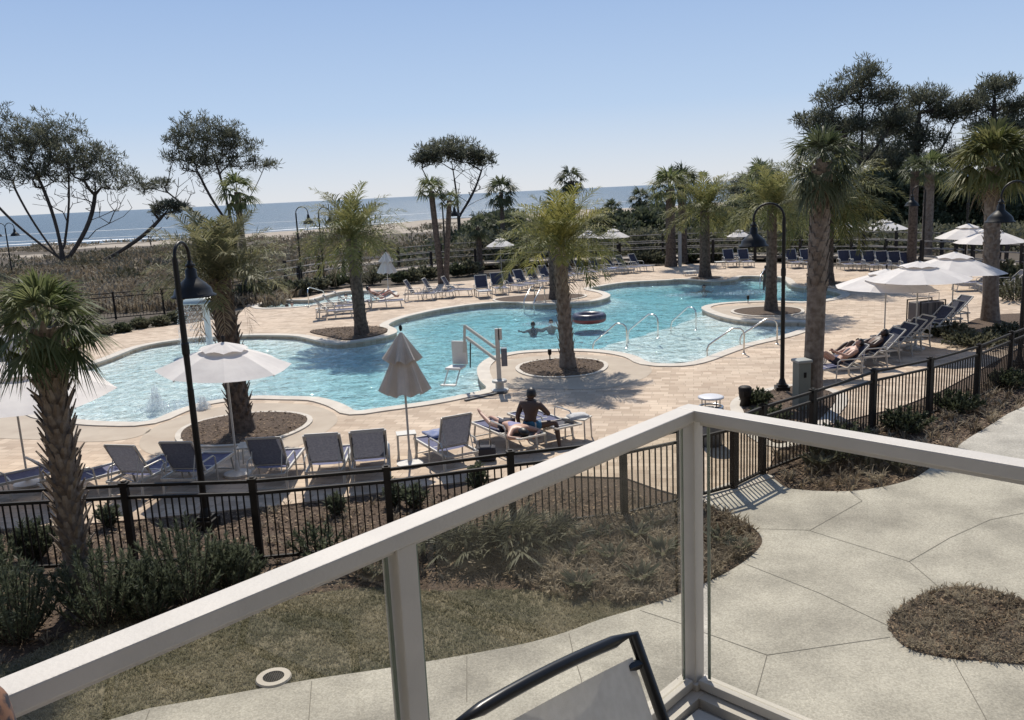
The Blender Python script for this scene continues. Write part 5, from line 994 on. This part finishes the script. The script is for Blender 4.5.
def person(loc,rz,J,label,sk=skin,hr=hair,scale=1.,hair_len=.0,clothes=(),parts=True):
    """J: joints in metres: pelvis, chest, neck, head, and l/r shoulder, elbow, wrist, hip, knee, ankle, toe"""
    e=None; P={k:Vector(v) for k,v in J.items()}; ch=[]
    pv,cs,nk,hd=P['pelvis'],P['chest'],P['neck'],P['head']
    waist=pv.lerp(cs,.45); ch.append([(*pv,.125),(*waist,.105),(*cs,.155),(*nk,.068),(*(nk.lerp(hd,.45)),.062)])
    for s in 'lr':
        if s+'sh' in P:
            ch.append([(*cs,.155),(*P[s+'sh'],.070),(*P[s+'el'],.046),(*P[s+'wr'],.026)])
        if s+'hp' in P:
            ch.append([(*pv,.125),(*P[s+'hp'],.085),(*P[s+'hp'].lerp(P[s+'kn'],.5),.072),(*P[s+'kn'],.052),(*P[s+'kn'].lerp(P[s+'an'],.35),.052),(*P[s+'an'],.034),(*(P[s+'an'].lerp(P[s+'to'],.5)),.034),(*P[s+'to'],.022)])
    body=skinned('person',ch,sk); bm=bmesh.new(); bm.from_mesh(body)
    # head with face
    f=P.get('face',Vector((0,1,0))); f=(f).normalized(); upv=(hd-nk).normalized(); rt=f.cross(upv).normalized(); f=upv.cross(rt).normalized()
    Mh=Matrix((rt,f,upv)).transposed().to_4x4(); Mh.translation=hd
    t=bmesh.new(); bmesh.ops.create_uvsphere(t,u_segments=24,v_segments=16,radius=.1)
    for v in t.verts:
        x,y,z=v.co; z*=1.18; x*=.80; y*=.95
        if z<-.02: k=min(1,(-z-.02)/.10); x*=1-.30*k; y*=1-.12*k; y+=.010*k
        if y>0:
            y+= .022*math.exp(-((x/.013)**2+((z+.012)/.020)**2)); y-=.010*math.exp(-(((abs(x)-.032)/.016)**2+((z-.012)/.012)**2)); y+=.006*math.exp(-((x/.025)**2+((z+.052)/.010)**2))
        v.co=Mh@Vector((x,y,z))
    for sx in(-1,1):
        r_=bmesh.ops.create_uvsphere(t,u_segments=8,v_segments=6,radius=.03)
        for v in r_['verts']: x,y,z=v.co; v.co=Mh@Vector((x*.35+sx*.080,y*.6-.005,z*1.05-.005))
    tm=bpy.data.meshes.new('t'); t.to_mesh(tm); bm.from_mesh(tm)
    # hands: palm, four fingers, thumb
    for s in 'lr':
        if s+'wr' not in P: continue
        w=P[s+'wr']; d=(w-P[s+'el']).normalized(); d2=P.get(s+'hd'); d=(d2-w).normalized() if d2 else d
        n=d.orthogonal().normalized(); q=d.cross(n)
        if abs(n.z)<abs(q.z): n,q=q,-n
        chs=[]; pc=w+d*.045; chs.append([(*(w-d*.02),.024),(*pc,.026),(*(w+d*.075),.026)])
        for k,l in zip((-1.5,-.5,.5,1.5),(.058,.070,.074,.066)):
            b0=w+d*.07+q*k*.017; chs.append([(*(w+d*.075),.026),(*b0,.009),(*(b0+d*l*.55-n*.008),.0085),(*(b0+d*l-n*.028),.007)])
        chs.append([(*pc,.026),(*(pc+q*.034+d*.012),.011),(*(pc+q*.048+d*.042-n*.010),.009)])
        hm=skinned('h',chs,sk,sub=1); bm.from_mesh(hm)
    bm.to_mesh(body); o=link('person',body,None,loc); o.rotation_euler=(0,0,rz); o.scale=(scale,)*3
    for p in body.polygons: p.use_smooth=True
    tag(o,label,'person')
    # hair
    hb=bmesh.new(); bmesh.ops.create_uvsphere(hb,u_segments=24,v_segments=14,radius=.108); kill=[]
    for v in hb.verts:
        x,y,z=v.co; fr=y>.045 and z<.045
        if fr or z<-.055-hair_len*.3: kill.append(v)
        z2=z*1.18-(hair_len*max(0,-y)*6 if z<0 else 0); v.co=Mh@Vector((x*.86*(1+.03*math.sin(17*z+5*x*40)),y*1.0-.008,z2+.006))
    bmesh.ops.delete(hb,geom=kill,context='VERTS'); hm=bpy.data.meshes.new('hair'); hb.to_mesh(hm); hm.materials.append(hr); h=link('hair',hm,o)
    for p in hm.polygons: p.use_smooth=True
    sm=h.modifiers.new('s','SOLIDIFY'); sm.thickness=.012
    for nm,chs,m_ in clothes:
        cm=skinned(nm,[[(*P_lerp(P,a),r) for a,r in c] for c in chs],m_); link(nm,cm,o)
    return o
def P_lerp(P,a):
    if isinstance(a,str): return tuple(P[a])
    return tuple(P[a[0]].lerp(P[a[1]],a[2]))
shorts_blue=mat('shorts_blue',(.03,.13,.24),.8); shorts_dark=mat('shorts_dark',(.03,.03,.05),.8); lilac=mat('lilac_top',(.26,.25,.42),.8); shirt_d=mat('shirt_dark',(.035,.04,.06),.85); red_=mat('red_cloth',(.35,.03,.04),.8)
def shorts(r=.095): return [[('pelvis',.135),('lhp',r+.004),(('lhp','lkn',.45),r-.012)],[('pelvis',.135),('rhp',r+.004),(('rhp','rkn',.45),r-.012)],[('pelvis',.135),(('pelvis','chest',.22),.125)]]
def top_(): return [[(('pelvis','chest',.2),.12),(('pelvis','chest',.45),.112),('chest',.163),(('chest','neck',.5),.08)],[('chest',.163),(('chest','lsh',.8),.085)],[('chest',.163),(('chest','rsh',.8),.085)]]
# sitting person, back to the camera, head turned left
person((.33,17.55,.40),R(-28),dict(pelvis=(0,0,.10),chest=(-.02,.05,.42),neck=(-.02,.08,.54),head=(-.035,.12,.65),face=(-.85,.5,-.1),lsh=(-.20,.05,.48),lel=(-.27,-.02,.24),lwr=(-.24,.02,.03),lhd=(-.24,.08,0),rsh=(.17,.05,.48),rel=(.32,.12,.30),rwr=(.16,.34,.24),
  lhp=(-.10,.02,.09),lkn=(-.16,.44,.12),lan=(-.18,.50,-.32),lto=(-.20,.68,-.37),rhp=(.10,.02,.09),rkn=(.42,.20,.13),ran=(.52,.12,-.32),rto=(.68,.16,-.37)),
  'bare-backed tanned person in blue shorts sitting on a near lounger, back to the camera',skin_dark,scale=1.12,clothes=[('shorts',shorts(),shorts_blue)])
# lying face down, head toward the camera
fd=Vector((.48+.82,16.63-18.82,0)).normalized(); a_=math.atan2(fd.y,fd.x)-PI/2   # local +Y = toward the head
person((-.13,17.55,.395),a_,dict(pelvis=(0,-.10,.12),chest=(0,.32,.13),neck=(0,.50,.14),head=(.02,.64,.12),face=(-.9,.1,-.3),lsh=(-.18,.40,.13),lel=(-.40,.58,.06),lwr=(-.18,.74,.04),rsh=(.18,.40,.13),rel=(.38,.60,.06),rwr=(.16,.76,.04),
  lhp=(-.09,-.16,.10),lkn=(-.12,-.58,.07),lan=(-.14,-.97,.09),lto=(-.15,-1.12,.05),rhp=(.09,-.16,.10),rkn=(.12,-.58,.07),ran=(.13,-.97,.22),rto=(.13,-1.08,.30)),
  'person in a lilac top lying face down on a near lounger',skin,hair_len=.05,clothes=[('shorts',[[('pelvis',.138),('lhp',.098),(('lhp','lkn',.2),.088)],[('pelvis',.138),('rhp',.098),(('rhp','rkn',.2),.088)]],shorts_dark),('top',top_(),lilac)])
def recline(loc,rz,label,sk=skin,shirt=shirt_d,sh=shorts_dark,knees=.42):
    return person(loc,rz,dict(pelvis=(0,-.12,.12),chest=(0,-.46,.34),neck=(0,-.60,.44),head=(0,-.68,.56),face=(0,1,.1),lsh=(-.18,-.50,.40),lel=(-.26,-.22,.28),lwr=(-.10,.02,.40),rsh=(.18,-.50,.40),rel=(.26,-.22,.28),rwr=(.10,.02,.40),
      lhp=(-.09,-.06,.10),lkn=(-.10,.33,knees),lan=(-.11,.62,.06),lto=(-.11,.76,.14),rhp=(.09,-.06,.10),rkn=(.12,.35,knees*.8),ran=(.13,.72,.06),rto=(.14,.80,.20)),label,sk,clothes=[('shorts',shorts(),sh),('shirt',top_(),shirt)])
p=g(834,381); recline((p[0],p[1],.41),R(97),'person in dark clothes reclining with raised knees on the lounger by the big palm trunk')
p=g(860,369); recline((p[0],p[1],.41),R(97),'second reclining person at right, mostly hidden behind the first lounger back',skin_dark,mat('shirt_brown',(.16,.09,.06),.8))
p=g(384,307); recline((p[0],p[1]-.1,.41),R(-80),'far person in dark shirt and red shorts reclining right of the left island palm',skin,shirt_d,red_)
def swimmer(px,py,label,sk=skin,z=-.1,face=(0,-1,0)):
    p=g(px,py,z); person((p[0],p[1],z-.665),0,dict(pelvis=(0,-.1,.0),chest=(0,0,.40),neck=(0,0,.56),head=(0,0,.72),face=face,lsh=(-.18,0,.48),lel=(-.38,.12,.40),lwr=(-.52,.30,.42),rsh=(.18,0,.48),rel=(.38,.12,.40),rwr=(.50,.30,.42)),label,sk)
swimmer(533,326,'swimmer with only the dark head above water, left one by the central island',skin_dark)
swimmer(551,323.5,'swimmer with only the dark head above water, right one beside the island palm trunk',skin)
swimmer(704,288,'distant swimmer head near the far pool wall',skin)
swimmer(292,305,'bather in the spa pool, right one beside the railing',skin,-.06)
swimmer(287,307,'dark-haired bather in the spa pool, left one',skin_dark,-.06)
swimmer(346,297,'far bather at the right end of the spa pool',skin,-.06)
p=g(766,283); person((p[0],p[1],-.45),0,dict(pelvis=(0,0,.55),chest=(0,.02,.95),neck=(0,.02,1.12),head=(0,.03,1.26),face=(0,1,0),lsh=(-.19,.02,1.03),lel=(-.26,.06,.78),lwr=(-.24,.16,.62),rsh=(.19,.02,1.03),rel=(.30,.10,.82),rwr=(.30,.30,.86),lhp=(-.09,0,.5),lkn=(-.10,.06,.2),lan=(-.10,.02,-.1),lto=(-.10,.18,-.13),rhp=(.09,0,.5),rkn=(.10,.06,.2),ran=(.10,.02,-.1),rto=(.10,.18,-.13)),
  'person in a dark green swimsuit climbing the far pool steps by the handrail',skin_dark,clothes=[('swimsuit',top_()+shorts(),mat('green_suit',(.03,.07,.05),.7))])

# ================================================================== THE HOTEL BEHIND THE BALCONY
e=empty('hotel_building',(0,-2.2,0),'unseen stucco hotel wall behind the balcony with a sliding door','building')
MB().box((0,-3,6.5),(70,6,13)).build('wall',mat('stucco',(.20,.18,.155),.9,col2=(.17,.155,.13),vs=1.5,bump=.2,bs=60),e)  # unseen wall, toned down to cut fill and bounce on the railing
MB().box((0.2,.03,FZ+1.1),(2.4,.05,2.2)).build('sliding_door',mat('door_glass',(.03,.035,.04),.08),e)
MB().box((0,1.15,FZ+3.2),(9,2.4,.2)).build('sky_block_balcony',white_paint,e)  # unseen slab, deepened to block sky light from the railing
SKY=(1.,.3,1.,.13); SUNE=4.6; EXPO=0.08; SKYC=((5.1,5.4,5.9),(3.35,4.35,5.95),(2.15,3.2,5.25))
# ================================================================== CAMERA, LIGHT
cam=bpy.data.cameras.new('camera'); co=bpy.data.objects.new('camera',cam); COL.objects.link(co); SC.camera=co
cam.sensor_width=36; cam.lens=36*F/1024; cam.clip_start=.05; cam.clip_end=60000
r,u,bk=Vector((1,0,0)),Vector((0,math.sin(PITCH),math.cos(PITCH))),Vector((0,-math.cos(PITCH),math.sin(PITCH)))
c,s=math.cos(ROLL),math.sin(ROLL); X=r*c-u*s; Y=r*s+u*c
co.matrix_world=Matrix.Translation((0,0,H))@Matrix((X,Y,bk)).transposed().to_4x4()
EL=R(54); AZ=R(-4)
w=bpy.data.worlds.new('World'); SC.world=w; w.use_nodes=True; N=w.node_tree.nodes; L=w.node_tree.links
sk=N.new('ShaderNodeTexSky'); sk.sky_type='NISHITA'; sk.sun_disc=False; sk.sun_elevation=EL; sk.sun_rotation=AZ; sk.air_density=SKY[0]; sk.dust_density=SKY[1]; sk.ozone_density=SKY[2]
tc=N.new('ShaderNodeTexCoord'); sx=N.new('ShaderNodeSeparateXYZ'); L.new(tc.outputs['Generated'],sx.inputs[0])
rp=N.new('ShaderNodeValToRGB'); L.new(sx.outputs[2],rp.inputs[0]); rp.color_ramp.elements[0].position=.22; rp.color_ramp.elements[0].color=(.92,.92,.92,1); rp.color_ramp.elements[1].position=.6; rp.color_ramp.elements[1].color=(.0,.0,.0,1)
hz=N.new('ShaderNodeValToRGB'); L.new(sx.outputs[2],hz.inputs[0]); q=hz.color_ramp.elements; q[0].position=0; q[0].color=(*[v/10 for v in SKYC[0]],1); q[1].position=.24; q[1].color=(*[v/10 for v in SKYC[2]],1); e_=q.new(.09); e_.color=(*[v/10 for v in SKYC[1]],1)
sc_=N.new('ShaderNodeVectorMath'); sc_.operation='SCALE'; sc_.inputs['Scale'].default_value=10; L.new(hz.outputs[0],sc_.inputs[0])
mx=N.new('ShaderNodeMix'); mx.data_type='RGBA'; L.new(rp.outputs[0],mx.inputs[0]); L.new(sk.outputs[0],mx.inputs[6]); L.new(sc_.outputs[0],mx.inputs[7]); L.new(mx.outputs[2],N['Background'].inputs[0])
N['Background'].inputs[1].default_value=SKY[3]
sl=bpy.data.lights.new('sun','SUN'); so=bpy.data.objects.new('sun',sl); COL.objects.link(so); sl.energy=SUNE; sl.angle=R(.55); sl.color=(1,.93,.82)
sdv=Vector((math.sin(AZ)*math.cos(EL),math.cos(AZ)*math.cos(EL),math.sin(EL))); so.rotation_euler=sdv.to_track_quat('Z','Y').to_euler()
SC.view_settings.view_transform='Standard'; SC.view_settings.look='None'; SC.view_settings.exposure=EXPO; SC.view_settings.gamma=1
SC.cycles.max_bounces=8; SC.cycles.transparent_max_bounces=24; SC.cycles.use_denoising=True
SC.cycles.sample_clamp_indirect=6
